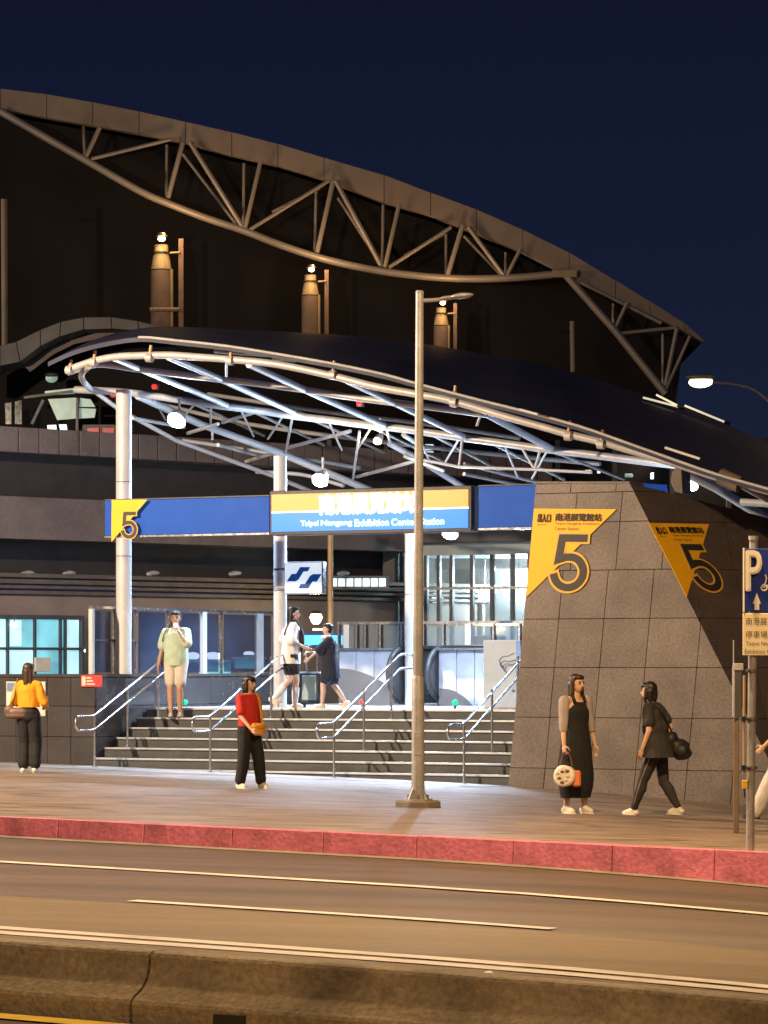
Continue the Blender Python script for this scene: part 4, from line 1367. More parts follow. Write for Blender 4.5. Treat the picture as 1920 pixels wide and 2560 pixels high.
# ------------------------------------------------------------------ big station roof behind
YB = 92.0
big = thing('arched_hall_roof', pY(800, 1200, YB), 'huge dark arched station hall roof with exposed trusses against the night sky', 'roof')
top = [(-120, 207), (0, 221), (116, 235), (231, 255), (347, 278), (463, 304), (579, 330), (694, 359), (810, 394), (960, 437), (1076, 481), (1191, 523), (1307, 574), (1423, 631), (1539, 701), (1625, 753), (1712, 808), (1760, 850)]
low = [(-120, 262), (0, 273), (116, 294), (231, 314), (347, 334), (463, 357), (579, 389), (694, 414), (810, 449), (960, 506), (1076, 539), (1191, 585), (1307, 631), (1423, 688), (1539, 744), (1625, 786), (1712, 830), (1760, 856)]
for i in range(len(top) - 1):
    q = [pY(*top[i], YB), pY(*top[i + 1], YB), pY(*low[i + 1], YB), pY(*low[i], YB)]
    q[0].x += .012
    q[3].x += .012
    build('fascia_panel', MB().prism(q, Vector((0, .35, 0))), 'fascia', big, bevel=.01)
build('roof_deck', MB().sheet([[pY(x, y + 1.5, YB + .36) for x, y in top], [pY(x, y + 1.5, YB + .36) + Vector((0, 30, 0)) for x, y in top]]), 'hull', big, fix=False)
back = [(-120, 240)] + [(x, y + 14) for x, y in low[:-1]] + [(1690, 1000), (1690, 1150), (-120, 1150)]
build('end_wall', MB().prism([pY(x, y, YB + 2.5) for x, y in back], Vector((0, .3, 0))), 'hull', big)
chord = [(-120, 205), (0, 278), (116, 345), (208, 397), (347, 476), (422, 509), (521, 547), (608, 576), (700, 612), (787, 641), (870, 662), (960, 679), (1050, 690), (1116, 695), (1190, 697), (1267, 695), (1340, 690), (1411, 683)]
YT = YB - .25
build('lower_chord', MB().tube(smoothpath([pY(x, y, YT) for x, y in chord[1:]]), .11, 12), 'truss', big, smooth=True)
build('raking_chord', MB().tube([pY(1411, 683, YT), pY(1539, 828, YT), pY(1664, 984, YT)], .11, 12), 'truss', big, smooth=True)
build('upper_chord', MB().tube([pY(998, 510, YT + .4), pY(1134, 556, YT + .4), pY(1284, 618, YT + .4), pY(1411, 683, YT + .4)], .07, 10), 'truss', big, smooth=True)
build('upper_chord', MB().tube([pY(1440, 700, YT + .4), pY(1560, 760, YT + .4), pY(1654, 808, YT + .4)], .06, 10), 'truss', big, smooth=True)
build('chord_node', MB().obox(pY(1411, 685, YT), Vector((.35, 0, 0)), Vector((0, .12, 0)), UP * .1), 'brass', big)
web = [(249, 319, 214, 394, .065), (229, 397, 428, 348, .055), (457, 356, 420, 495, .07), (475, 356, 608, 570, .07), (651, 405, 613, 570, .06), (622, 576, 822, 452, .055), (833, 452, 793, 631, .07), (839, 452, 952, 663, .07),
       (998, 510, 962, 668, .06), (972, 669, 1128, 568, .055), (1157, 562, 1119, 688, .07), (1171, 568, 1261, 690, .065), (1301, 623, 1267, 690, .055), (1568, 757, 1539, 819, .055), (1544, 834, 1690, 819, .05), (1692, 822, 1663, 965, .06), (1725, 840, 1664, 975, .05)]
for x0, y0, x1, y1, r in web:
    build('web_member', MB().tube([pY(x0, y0, YT), pY(x1, y1, YT)], r, 8), 'truss', big, smooth=True)
rear = [(208, 316, 212, 395), (417, 362, 416, 490), (457, 385, 590, 560), (610, 408, 608, 562), (790, 478, 787, 628), (845, 495, 945, 650), (958, 512, 955, 668), (1115, 585, 1115, 688), (1160, 590, 1250, 685), (1264, 631, 1264, 688), (1533, 759, 1533, 822), (1657, 834, 1657, 970), (680, 530, 800, 470), (1010, 640, 1110, 585)]
for x0, y0, x1, y1 in rear:
    build('rear_web_member', MB().tube([pY(x0, y0, YT + 1.6), pY(x1, y1, YT + 1.6)], .045, 8), 'truss', big, smooth=True)

# exhaust stacks with lamps in front of the end wall
for px, y0, y1, wpx, lab in ((403, 596, 840, 56, 'tallest lamp lit stack in front of the arched roof, leftmost of the three'), (776, 674, 850, 46, 'middle lamp lit stack in front of the arched roof'),
                             (1103, 758, 880, 40, 'smallest lamp lit stack behind the arm of the grey lamp pole')):
    YS = YB - 1.2
    s_ = YS / F
    cxm = lambda x, y: pY(x, y, YS)
    t = thing('lit_stack', pY(px, y1, YS), lab, 'stack', 'lamp lit stacks in front of the arched roof')
    r = wpx / 2 * s_
    c0 = pY(px, y0, YS)
    H_ = (y1 - y0) * s_
    X0, Z1 = c0.x, c0.z
    P_ = lambda dz: Vector((X0, YS, Z1 - dz))
    u_ = wpx * s_
    build('stack_pipe', MB().tube([P_(u_ * 1.45), P_(H_)], r * .95, 18), 'stack', t, smooth=True)
    build('stack_neck', MB().tube([P_(u_ * .3), P_(u_ * .7), P_(u_ * .75), P_(u_ * 1.4)], [r * .62, r * .62, r * .7, r * .95], 18), 'brass', t, smooth=True)
    build('collar', MB().tube([P_(u_ * .62), P_(u_ * .68)], r * .82, 18), 'black', t, smooth=True)
    build('side_pipe', MB().tube([P_(u_ * 1.4) + Vector((r * .95, -.1, 0)), P_(H_) + Vector((r * .95, -.1, 0))], r * .14, 8), 'brass', t, smooth=True)
    build('guide_post', MB().obox(P_(H_ * .5) + Vector((r * 1.75, .1, 0)), Vector((r * .22, 0, 0)), Vector((0, .06, 0)), UP * H_ * .5), 'stack', t)
    build('lamp_arm', MB().tube([P_(u_ * .66) + Vector((r * .6, 0, 0)), P_(u_ * .62) + Vector((r * 1.7, 0, 0))], r * .1, 8), 'brass', t, smooth=True)
    if px == 403:
        build('cross_bar', MB().tube([P_(u_ * 3.25) + Vector((-r * .9, -.45, 0)), P_(u_ * 3.25) + Vector((r * 1.7, -.45, 0))], .06, 8), 'brass', t, smooth=True)
    lc = P_(u_ * .12) + Vector((r * .15, -.5, 0))
    hd = build('lamp_head', MB().ell(lc, Vector((r * .34, 0, 0)), Vector((0, r * .34, 0)), UP * r * .24), 'warm_lamp', t, smooth=True)
    build('lamp_hood', MB().tube([lc + UP * r * .55, lc + UP * r * .2], [r * .25, r * .55], 14), 'black', t, smooth=True)
    lamp('stack_uplight', lc + Vector((.15, .1, .42)), 70, (1.0, .55, .2), .1)
    lamp('stack_light', lc + Vector((.1, -.55, .05)), 85 * (wpx / 50) ** 2, (1.0, .62, .30), .12)

# roof-top light tubes beyond the canopy on the right
for a, b, lab in (((1608, 994), (1700, 1018), 'upper bright tube light beyond the canopy roof on the right'), ((1602, 1006), (1661, 1033), 'lower short tube light beyond the canopy roof on the right'),
                  ((1641, 987), (1694, 1014), 'middle dim tube light beyond the canopy roof on the right'), ((1712, 1014), (1812, 1055), 'long tube light beyond the canopy roof under the street lamp')):
    A, B = pv(*a, 53.0), pv(*b, 53.0)
    A, B = A + UP * 0, B + UP * 0
    t = thing('tube_light', (A + B) / 2, lab, 'light', 'tube lights beyond the canopy')
    build('tube', MB().tube([A, B], .018, 8), 'warm_tube', t, smooth=True)
    build('end_cap', MB().tube([B, B + (B - A).normalized() * .1], .03, 8), 'dgrey', t, smooth=True)
for px, y0, y1, wpx, Y, lab in ((12, 498, 900, 16, 80, 'tall dark pole in front of the arched hall at the left edge'), (1432, 803, 930, 12, 80, 'short dark mast with a thin crossarm before the arched hall')):
    t = thing('mast', pY(px, y1, Y), lab, 'mast')
    build('shaft', MB().tube([pY(px, y1, Y), pY(px - 2, y0, Y)], wpx / 2 * Y / F, 10), 'fascia', t, smooth=True)
    build('crossarm', MB().tube([pY(px - 45, y0 + 28, Y), pY(px, y0 + 28, Y)], .03, 6), 'hull', t)
# lit street lamp at upper right
YL = 70
c = pY(1752, 955, YL)
t = thing('street_lamp', pY(1985, 1660, YL), 'lit street lamp on a curved arm at the upper right against the sky', 'street lamp')
build('lens', MB().ell(c, Vector((.27, 0, .01)), Vector((0, .14, 0)), UP * .13), 'street_lens', t, smooth=True)
build('lamp_head', MB().ell(c + UP * .11, Vector((.34, 0, .0)), Vector((0, .17, 0)), UP * .08), 'dgrey', t, smooth=True)
build('arm', MB().tube(smoothpath([pY(1780, 955, YL), pY(1830, 960, YL), pY(1870, 968, YL), pY(1900, 985, YL), pY(1930, 1015, YL), pY(1960, 1070, YL), pY(1985, 1150, YL)]), .035, 10), 'dgrey', t, smooth=True)
build('pole', MB().tube([pY(1985, 1150, YL), Vector((pY(1985, 1150, YL).x, YL, -1.6))], [.06, .1], 12), 'galv', t, smooth=True)
lamp('street_lamp_light', c - Vector((0, 0, .25)), 1500, WARM2, .2, aim=c - Vector((0, 1, 10)), cone=130)

# ------------------------------------------------------------------ lamp pole in the middle
lp = ground(1045, 2016)
k = lp.y / F
pole = thing('lamp_pole', lp, 'tall grey unlit lamp pole standing on the pavement in front of the stairs', 'lamp pole')
zt = pY(1050, 733, lp.y).z
zs = pY(1045, 1690, lp.y).z
X, Y = lp.x, lp.y
build('sleeve', MB().tube([(X, Y, lp.z + .05), (X, Y, zs - .04), (X + .005, Y, zs)], [16.5 * k, 15.5 * k, 13 * k], 20), 'galv', pole, smooth=True)
build('shaft', MB().tube([(X, Y, zs), (X + .02, Y, zt)], [12.5 * k, 9.8 * k], 20), 'galv', pole, smooth=True)
build('top_cap', MB().tube([(X + .02, Y, zt), (X + .02, Y, zt + .03)], [11.2 * k, 9 * k], 16), 'galv', pole, smooth=True)
oct_ = [Vector((X + .29 * math.cos(a), Y + .29 * math.sin(a), lp.z - .02)) for a in [math.radians(22.5 + 45 * i) for i in range(8)]]
build('concrete_foot', MB().prism(oct_, UP * .09), 'concrete2', pole, bevel=.015)
build('base_plate', MB().tube([(X, Y, lp.z + .07), (X, Y, lp.z + .09)], .17, 16), 'galv', pole)
for i in range(6):
    a = math.radians(30 + 60 * i)
    q = Vector((X + .13 * math.cos(a), Y + .13 * math.sin(a), lp.z + .09))
    build('bolt', MB().tube([q, q + UP * .05], .018, 6), 'tan', pole)
for i in range(4):
    a = math.radians(45 + 90 * i)
    q = Vector((math.cos(a), math.sin(a), 0))
    build('gusset', MB().prism([Vector((X, Y, lp.z + .09)) + q * .07, Vector((X, Y, lp.z + .09)) + q * .16, Vector((X, Y, lp.z + .24)) + q * .07], q.cross(UP) * .012), 'galv', pole)
hz0 = pY(1070, 752, Y).z
build('arm', MB().tube([(X + .03, Y, hz0 - .0), (X + .25, Y - .05, hz0 + .01), (X + .44, Y - .1, hz0 + .03)], [.026, .024, .022], 10), 'galv', pole, smooth=True)
build('lamp_head', MB().ell((X + .52, Y - .12, hz0 + .045), Vector((.14, -.03, .012)), Vector((.02, .09, 0)), UP * .035).ell((X + .35, Y - .08, hz0 + .028), Vector((.1, -.02, .008)), Vector((.012, .05, 0)), UP * .025), 'galv', pole, smooth=True)
build('access_door', MB().obox((X - .004, Y - 16.2 * k, lp.z + .75), Vector((.045, 0, 0)), Vector((0, .006, 0)), UP * .14), 'galv', pole, bevel=.004)

# ------------------------------------------------------------------ parking sign at right
pp_ = ground(1875, 2128)
Y = pp_.y
s_ = Y / F
ps_ = thing('parking_sign', pp_, 'blue parking sign with white P over a cream text panel at right', 'parking sign')
q = lambda x, y, o=0.0: pY(x, y, Y) - Vector((0, o, 0))
build('pole', MB().tube([(pp_.x, Y, pp_.z), q(1881, 1640), q(1884, 1348)], 10.5 * s_, 16), 'galv', ps_, smooth=True)
build('pole_cap', MB().tube([q(1884, 1350), q(1884, 1340)], 12.5 * s_, 16), 'galv', ps_, smooth=True)


def plate(nm, x0, x1, y0, y1, o0, o1, m, par, bev=.006):
    a, b = q(x0, y1), q(x1, y0)
    return build(nm, MB().obox(((a.x + b.x) / 2, Y - (o0 + o1) / 2, (a.z + b.z) / 2), Vector(((b.x - a.x) / 2, 0, 0)), Vector((0, (o1 - o0) / 2, 0)), UP * ((b.z - a.z) / 2)), m, par, bevel=bev)


bp1 = plate('blue_panel', 1858, 2010, 1372, 1530, .045, .06, 'blue_sign', ps_)
bp2 = plate('cream_panel', 1855, 2010, 1533, 1639, .045, .06, 'cream', ps_)
plate('panel_border', 1856, 1859.5, 1370, 1531, .04, .064, 'sign_white', ps_, 0)
lf = Vector((0, -.062, 0))
wx = Vector((s_, 0, 0))
lettering('P', q(1864, 1476), wx * 36, UP * 97 * s_, 'sign_white', ps_, lf, fat=.03)
ar_ = [(1890, 1482), (1900, 1510), (1896, 1509), (1896, 1525), (1884, 1525), (1884, 1509), (1880, 1510)]
build('arrow', MB().prism([q(x, y, .066) for x, y in ar_], Vector((0, .005, 0))), 'sign_white', ps_)
# scooter pictogram
ic = MB()
for cx_, cy_ in ((1908, 1470), (1940, 1470)):
    pts = [q(cx_ + 7 * math.cos(a), cy_ + 7 * math.sin(a), .066) for a in [math.radians(x) for x in range(0, 361, 30)]]
    ic.tube(pts, 2.2 * s_, 6)
ic.tube([q(1908, 1470, .066), q(1914, 1446, .066), q(1910, 1436, .066)], 2 * s_, 6)
ic.prism([q(x, y, .066) for x, y in ((1914, 1462), (1930, 1462), (1946, 1452), (1944, 1462), (1934, 1472), (1916, 1472))], Vector((0, .005, 0)))
build('pictogram', ic, 'sign_white', ps_)
lettering('南港展覽館', q(1862, 1563), wx * 90, UP * 19 * s_, 'olive', ps_, lf)
lettering('停車場入口', q(1862, 1596), wx * 90, UP * 19 * s_, 'olive', ps_, lf)
lettering('Taipei Nangang', q(1863, 1616), wx * 86, UP * 12 * s_, 'olive', ps_, lf)
lettering('Exhibition Center', q(1860, 1634), wx * 92, UP * 11 * s_, 'olive', ps_, lf)
for y in (1676, 1797, 1919):
    c = build('clamp', MB().tube([q(1880, y - 4), q(1880, y + 4)], 13.5 * s_, 16), 'tan', ps_, smooth=True)
    build('clamp_bolt', MB().tube([q(1880, y, .03), q(1864, y, .06)], 3 * s_, 8), 'dgrey', c)
# conduit strapped to the pole
cd = thing('conduit', q(1858, 1990), 'thin rusty conduit with a yellow tag hanging beside the parking sign pole', 'conduit')
build('pipe', MB().tube([q(1859, 1935, .02), q(1860, 1688, .02)], 3.2 * s_, 8), 'orange_lit', cd, smooth=True)
for y in (1797, 1919):
    build('strap', MB().obox(q(1858, y, .02), Vector((6 * s_, 0, 0)), Vector((0, .03, 0)), UP * 6 * s_), 'rubber', cd)
build('yellow_tag', MB().obox(q(1861, 1961, .03), Vector((7 * s_, 0, 0)), Vector((0, .015, 0)), UP * 11 * s_), 'yellow_line', cd, bevel=.005)
build('tag_cord', MB().tube([q(1860, 1972, .03), q(1861, 1995, .03)], 2 * s_, 6), 'rubber', cd)
# control post behind
g = ground(1840, 2010)
Yp = 33.6
cb = thing('control_post', Vector((pY(1840, 1990, Yp).x, Yp, z_walk(pY(1840, 1990, Yp).x, Yp))), 'tan post with a dark grey control box left of the parking sign pole', 'control post')
q2 = lambda x, y: pY(x, y, Yp)
k2 = Yp / F
gx = q2(1840, 1990)
build('post', MB().obox((gx.x, Yp, (q2(0, 1795).z + WL[cb.name].z) / 2), Vector((6.5 * k2, 0, 0)), Vector((0, .03, 0)), UP * ((q2(0, 1795).z - WL[cb.name].z) / 2)), 'tan', cb, bevel=.006)
build('control_box', MB().obox(q2(1844, 1735), Vector((10 * k2, 0, 0)), Vector((0, .06, 0)), UP * 58 * k2), 'dgrey', cb, bevel=.008)
build('box_cap', MB().obox(q2(1845, 1667), Vector((12 * k2, 0, 0)), Vector((0, .07, 0)), UP * 9 * k2), 'galv', cb, bevel=.006)
build('aerial', MB().tube([q2(1834, 1660), q2(1834, 1600)], 1.6 * k2, 6), 'galv', cb)
build('edge_strip', MB().obox(q2(1833.5, 1730), Vector((1.6 * k2, 0, 0)), Vector((0, .065, 0)), UP * 62 * k2), 'galv', cb)

# ------------------------------------------------------------------ people
for nm, c_, ro in (('skin', (.66, .41, .27), .5), ('skin_tan', (.46, .25, .15), .5), ('skin_pale', (.66, .47, .37), .5), ('hair_dark', (.016, .012, .011), .42), ('hair_brown', (.045, .022, .014), .45),
                   ('black_cloth', (.012, .012, .013), .85), ('charcoal_cloth', (.035, .03, .03), .85), ('navy_cloth', (.014, .016, .03), .85), ('grey_knit', (.36, .31, .30), .9), ('mauve_cloth', (.17, .13, .13), .9),
                   ('red_cloth', (.55, .025, .018), .8), ('yellow_cloth', (.74, .30, .010), .85), ('sage_cloth', (.44, .54, .40), .9), ('cream_cloth', (.58, .50, .40), .9), ('white_cloth', (.74, .74, .74), .85),
                   ('orange_bag', (.80, .36, .07), .6), ('brown_leather', (.14, .085, .06), .5), ('white_shoe', (.78, .74, .66), .6), ('sandal', (.30, .16, .11), .6), ('eye', (.01, .008, .008), .3), ('lip', (.42, .12, .10), .5),
                   ('bag_print', (.80, .74, .62), .6), ('black_bag', (.014, .013, .014), .55), ('pale_trousers', (.62, .60, .56), .85), ('case_teal', (.30, .42, .42), .5), ('orange_print', (.78, .22, .08), .6)):
    M[nm] = mat(nm, c_, ro, var=.12, scale=9, bump=.0 if 'skin' in nm else .15, bscale=70)


def remesh(name, mb, m, parent, vox=.009, smooth=5, cuts=(), wrinkle=0.0):
    """union of the overlapping pieces as one continuous surface"""
    base = WL[parent.name]
    me = bpy.data.meshes.new(name)
    me.from_pydata([tuple(p - base) for p in mb.v], [], mb.f)
    bm = bmesh.new()
    bm.from_mesh(me)
    bmesh.ops.recalc_face_normals(bm, faces=bm.faces)
    bm.to_mesh(me)
    bm.free()
    o = bpy.data.objects.new(name, me)
    C.objects.link(o)
    r = o.modifiers.new('r', 'REMESH')
    r.mode = 'VOXEL'
    r.voxel_size = vox
    s = o.modifiers.new('s', 'SMOOTH')
    s.factor = .5
    s.iterations = smooth
    dg = bpy.context.evaluated_depsgraph_get()
    dg.update()
    m2 = bpy.data.meshes.new_from_object(o.evaluated_get(dg))
    o.modifiers.clear()
    o.data = m2
    bpy.data.meshes.remove(me)
    if wrinkle:
        nrm_ = [v.normal.copy() for v in m2.vertices]
        cos_ = []
        for v, nv_ in zip(m2.vertices, nrm_):
            p = v.co
            d = noise.noise(Vector((p.x * 9, p.y * 9, p.z * 4.5 + 7))) + .5 * noise.noise(Vector((p.x * 22, p.y * 22, p.z * 9)))
            cos_ += list(p + nv_ * (d * wrinkle))
        m2.vertices.foreach_set('co', cos_)
        m2.update()
    if cuts:
        co = [v.co.copy() for v in m2.vertices]
        fs = [tuple(p.vertices) for p in m2.polygons]
        for pc, no in cuts:
            no = no.normalized()
            d0 = [(c_ - (pc - base)).dot(no) for c_ in co]
            fs = [f for f in fs if any(d0[i_] <= 0 for i_ in f)]
            for i_ in set(i_ for f in fs for i_ in f):
                if d0[i_] > 0:
                    co[i_] = co[i_] - no * d0[i_]
        used = sorted(set(i_ for f in fs for i_ in f))
        mp_ = {v_: k_ for k_, v_ in enumerate(used)}
        bpy.data.meshes.remove(m2) if False else None
        m3 = bpy.data.meshes.new(name)
        m3.from_pydata([tuple(co[v_]) for v_ in used], [], [tuple(mp_[v_] for v_ in f) for f in fs])
        o.data = m3
        bpy.data.meshes.remove(m2)
        m2 = m3
    m2.name = name
    m2.materials.clear()
    m2.materials.append(M[m])
    m2.polygons.foreach_set('use_smooth', [True] * len(m2.polygons))
    o.parent = parent
    o.location = (0, 0, 0)
    o.name = name
    WL[o.name] = base
    return o


class Person:
    def __init__(s, foot, H, ang, label, skin='skin', lean=0.0, build_=1.0, pel=(0, 0), feet=((.0, 0), (.0, 0)), hands=None, lift=((0, 0)), headyaw=0.0, lean_side=0.0, drop=0.0):
        """ang: heading in degrees, 0 = +x (to the right), 90 = away from the camera; feet: (forward, outward extra) of left, right in H"""
        s.H = H
        s.t = thing('person', foot, label, 'person')
        a = math.radians(ang)
        s.fw = Vector((math.cos(a), math.sin(a), 0))
        s.lf = Vector((-math.sin(a), math.cos(a), 0))
        s.o = Vector(foot)
        s.b = build_
        s.skin = skin
        P = lambda l, f, z: s.o + (s.lf * l + s.fw * f + UP * z) * H
        s.P = P
        hip0 = .515 - drop
        s.hipz = hip0
        ln = lambda z: lean * max(0, z - hip0)
        s.ln = ln
        lsd = lambda z: lean_side * max(0, z - hip0)
        s.lsd = lsd
        B = lambda l, f, z: P(l + lsd(z), f + ln(z), z)
        s.B = B
        s.hip = [B(.052, 0, hip0), B(-.052, 0, hip0)]
        s.ank, s.knee, s.toe = [], [], []
        for i, sg_ in enumerate((1, -1)):
            fx, ou = feet[i]
            lz = lift[i]
            ak = P(sg_ * (.052 + ou), fx, .045 + lz)
            s.ank.append(ak)
            s.knee.append(s.ik(s.hip[i], ak, .2425 * H, .2325 * H, s.fw))
        s.sh = [B(.094 * build_, -.005, .803), B(-.094 * build_, -.005, .803)]
        s.el, s.wr = [], []
        hands = hands or ((.135, .02, .46), (-.135, .02, .46))
        for i in range(2):
            w_ = P(*hands[i])
            pole = -s.fw * .8 + s.lf * (.4 if i == 0 else -.4) - UP * .3
            s.el.append(s.ik(s.sh[i], w_, .168 * H, .150 * H, pole))
            d = (w_ - s.sh[i])
            mx = .316 * H
            s.wr.append(s.sh[i] + d.normalized() * mx if d.length > mx else w_)
        hy = math.radians(headyaw)
        s.hf = s.fw * math.cos(hy) + s.lf * math.sin(hy)
        s.hl = -s.fw * math.sin(hy) + s.lf * math.cos(hy)
        s.head = B(0, .012 + lean * .03, .932)

    @staticmethod
    def ik(a, b, l1, l2, pole):
        d = b - a
        L_ = min(d.length, (l1 + l2) * .999)
        n_ = d.normalized()
        x = (l1 * l1 - l2 * l2 + L_ * L_) / (2 * L_)
        h = math.sqrt(max(0, l1 * l1 - x * x))
        p = (pole - n_ * pole.dot(n_))
        p = p.normalized() if p.length > 1e-5 else Vector((0, 0, 1))
        return a + n_ * x + p * h

    def body(s, barefoot=False, grip=(0.5, 0.5), long_neck=0):
        H, B = s.H, s.B
        mb = MB()
        E_ = lambda l, f, z, rl, rf, rz, m_=mb: m_.ell(B(l, f, z), s.lf * rl * H, s.fw * rf * H, UP * rz * H)
        s.E_ = E_
        k = s.b
        E_(0, -.003, .735, .088 * k, .062, .105)
        E_(0, 0, .63, .074 * k, .055, .10)
        E_(0, -.006, .54, .088 * k, .064, .075)
        for i in range(2):
            mb.cap(s.sh[i], .031 * H, B(0, -.004, .832), .028 * H)
        mb.cap(B(0, -.004, .80), .036 * H, B(0, .008, .885), .028 * H)
        hd, hf, hl = s.head, s.hf, s.hl
        mb.ell(hd + UP * .012 * H - hf * .006 * H, hl * .044 * H, hf * .054 * H, UP * .055 * H)
        mb.ell(hd - UP * .022 * H + hf * .012 * H, hl * .034 * H, hf * .038 * H, UP * .042 * H)
        mb.cap(hd + hf * .050 * H + UP * .006 * H, .006 * H, hd + hf * .058 * H - UP * .014 * H, .0085 * H, 8)
        for g in (1, -1):
            mb.ell(hd + hl * g * .044 * H - hf * .006 * H - UP * .006 * H, hl * .006 * H, hf * .010 * H, UP * .016 * H, 8, 6)
        for i in range(2):
            mb.cap(s.hip[i], .052 * H, s.knee[i], .033 * H)
            mid = s.knee[i].lerp(s.ank[i], .3) - s.fw * .008 * H
            mb.cap(s.knee[i], .032 * H, mid, .033 * H)
            mb.cap(mid, .033 * H, s.ank[i], .019 * H)
            an = s.ank[i]
            mb.cap(an - UP * .02 * H - s.fw * .012 * H, .02 * H, an - UP * .03 * H + s.fw * .07 * H, .014 * H)
            mb.cap(s.sh[i], .030 * H, s.el[i], .022 * H)
            mb.cap(s.el[i], .0215 * H, s.wr[i], .0145 * H)
            d = (s.wr[i] - s.el[i]).normalized()
            sd = s.lf * (1 if i == 0 else -1)
            acr = (s.fw - d * s.fw.dot(d)).normalized()
            nrm = d.cross(acr).normalized()
            if nrm.dot(sd) > 0:
                nrm = -nrm  # palm side, towards the body
            pc = s.wr[i] + d * .028 * H
            mb.ell(pc, acr * .021 * H, nrm * .011 * H, d * .032 * H, 10, 7)
            g = grip[i]
            for q in range(4):
                st = pc + d * .022 * H + acr * (.016 - .0105 * q) * H
                ln_ = (.040, .045, .042, .033)[q] * H
                m1 = st + (d * (1 - .3 * g) + nrm * .9 * g).normalized() * ln_ * .5
                m2 = m1 + (d * (1 - 1.3 * g) + nrm * (.4 + g)).normalized() * ln_ * .55
                mb.cap(st, .0056 * H, m1, .0052 * H, 7)
                mb.cap(m1, .0052 * H, m2, .0045 * H, 7)
            th0 = pc - d * .012 * H + acr * .016 * H
            th1 = th0 + (acr * .8 + d * .6 + nrm * .4).normalized() * .026 * H
            mb.cap(th0, .0075 * H, th1, .0062 * H, 7)
            mb.cap(th1, .0062 * H, th1 + (d + nrm * .7 * g).normalized() * .022 * H, .005 * H, 7)
        remesh('body', mb, s.skin, s.t, .0075, 3)
        for g in (1, -1):
            build('eye', MB().ell(hd + hl * g * .0185 * H + hf * .047 * H + UP * .004 * H, hl * .0085 * H, hf * .004 * H, UP * .0045 * H, 8, 6), 'eye', s.t, smooth=True)
            build('eyebrow', MB().cap(hd + hl * g * .010 * H + hf * .0495 * H + UP * .0165 * H, .0026 * H, hd + hl * g * .028 * H + hf * .044 * H + UP * .017 * H, .002 * H, 6), s.hairm, s.t, smooth=True)
        build('mouth', MB().ell(hd + hf * .0475 * H - UP * .033 * H, hl * .0125 * H, hf * .004 * H, UP * .0042 * H, 8, 6), 'lip', s.t, smooth=True)

    hairm = 'hair_dark'

    def hair(s, kind, m='hair_dark', band=None):
        s.hairm = m
        H, hd, hf, hl = s.H, s.head, s.hf, s.hl
        mb = MB()
        cp = lambda l, f, z: hd + (hl * l + hf * f + UP * z) * H
        mb.ell(cp(0, -.018, .026), hl * .052 * H, hf * .054 * H, UP * .052 * H)
        mb.ell(cp(0, -.030, .0), hl * .050 * H, hf * .040 * H, UP * .055 * H)
        cuts = []
        if kind == 'short':
            mb.ell(cp(0, .006, .046), hl * .046 * H, hf * .050 * H, UP * .026 * H)
        if kind in ('bob', 'long', 'shoulder'):
            mb.ell(cp(0, .012, .047), hl * .046 * H, hf * .044 * H, UP * .022 * H)
            dn = {'bob': -.075, 'shoulder': -.115, 'long': -.21}[kind]
            for g in (1, -1):
                if kind != 'long':
                    mb.cap(cp(g * .044, -.004, .025), .016 * H, cp(g * .050, .0, dn * .6), .017 * H)
                    mb.cap(cp(g * .050, .0, dn * .6), .017 * H, cp(g * .044, .006, dn), .011 * H)
                mb.cap(cp(g * .034, -.03, .0), .024 * H, cp(g * .036, -.034, dn * .9), .018 * H)
            mb.cap(cp(0, -.04, 0), .035 * H, cp(0, -.045, dn * .6), .03 * H)
            mb.cap(cp(0, -.045, dn * .6), .03 * H, cp(0, -.045, dn), .016 * H)
            if kind == 'bob':  # fringe
                for q in range(5):
                    a = (q - 2) * .015
                    mb.cap(cp(a, .048 - abs(a) * .35, .045), .0085 * H, cp(a * 1.1, .051 - abs(a) * .4, .022), .006 * H, 7)
        remesh('hair', mb, m, s.t, .008, 2, wrinkle=.003)

    def top(s, m, hem=.50, sleeve=.55, loose=.016, flare=0.0, name='shirt', neck=True):
        """sleeve: share of the upper arm, above 1 goes on down the forearm"""
        H = s.H
        mb = MB()
        k = s.b
        E_ = lambda l, f, z, rl, rf, rz: mb.ell(s.B(l, f, z), s.lf * (rl * k + loose) * H, s.fw * (rf + loose) * H, UP * rz * H)
        E_(0, -.003, .735, .088, .060, .11)
        E_(0, -.002, .65, .082 + flare * .3, .058 + flare * .3, .10)
        rg = []
        zs_ = [.80, .76, .70, .64, .58]
        while zs_[-1] > hem - .02:
            zs_.append(zs_[-1] - .045)
        for z in zs_:
            t = max(0, (.66 - z) / .15)
            sx_ = (.074 if z > .78 else .086) * k + loose + flare * t * .5
            sy_ = (.045 if z > .78 else .060) + loose + flare * t * .5
            rg.append((s.B(0, -.003, z), s.lf * sx_ * H, s.fw * sy_ * H))
        mb.loft(rg, 24)
        for i in range(2):
            mb.cap(s.sh[i], (.032 + loose * .5) * H, s.B(0, -.004, .826), (.034 + loose * .3) * H)
        ends = []
        for i in range(2):
            t = min(1, sleeve)
            e = s.sh[i].lerp(s.el[i], t)
            mb.cap(s.sh[i], (.031 + loose * .5) * H, e, (.029 + loose * .8) * H)
            if sleeve > 1:
                e2 = s.el[i].lerp(s.wr[i], sleeve - 1)
                mb.cap(s.el[i], (.027 + loose * .6) * H, e2, (.020 + loose * .6) * H)
        cuts = [(s.B(0, 0, hem), -UP)]
        if neck:
            cuts.append((s.B(0, 0, .846), UP + s.fw * .25))
        return remesh(name, mb, m, s.t, .009, 4, cuts, wrinkle=.009)

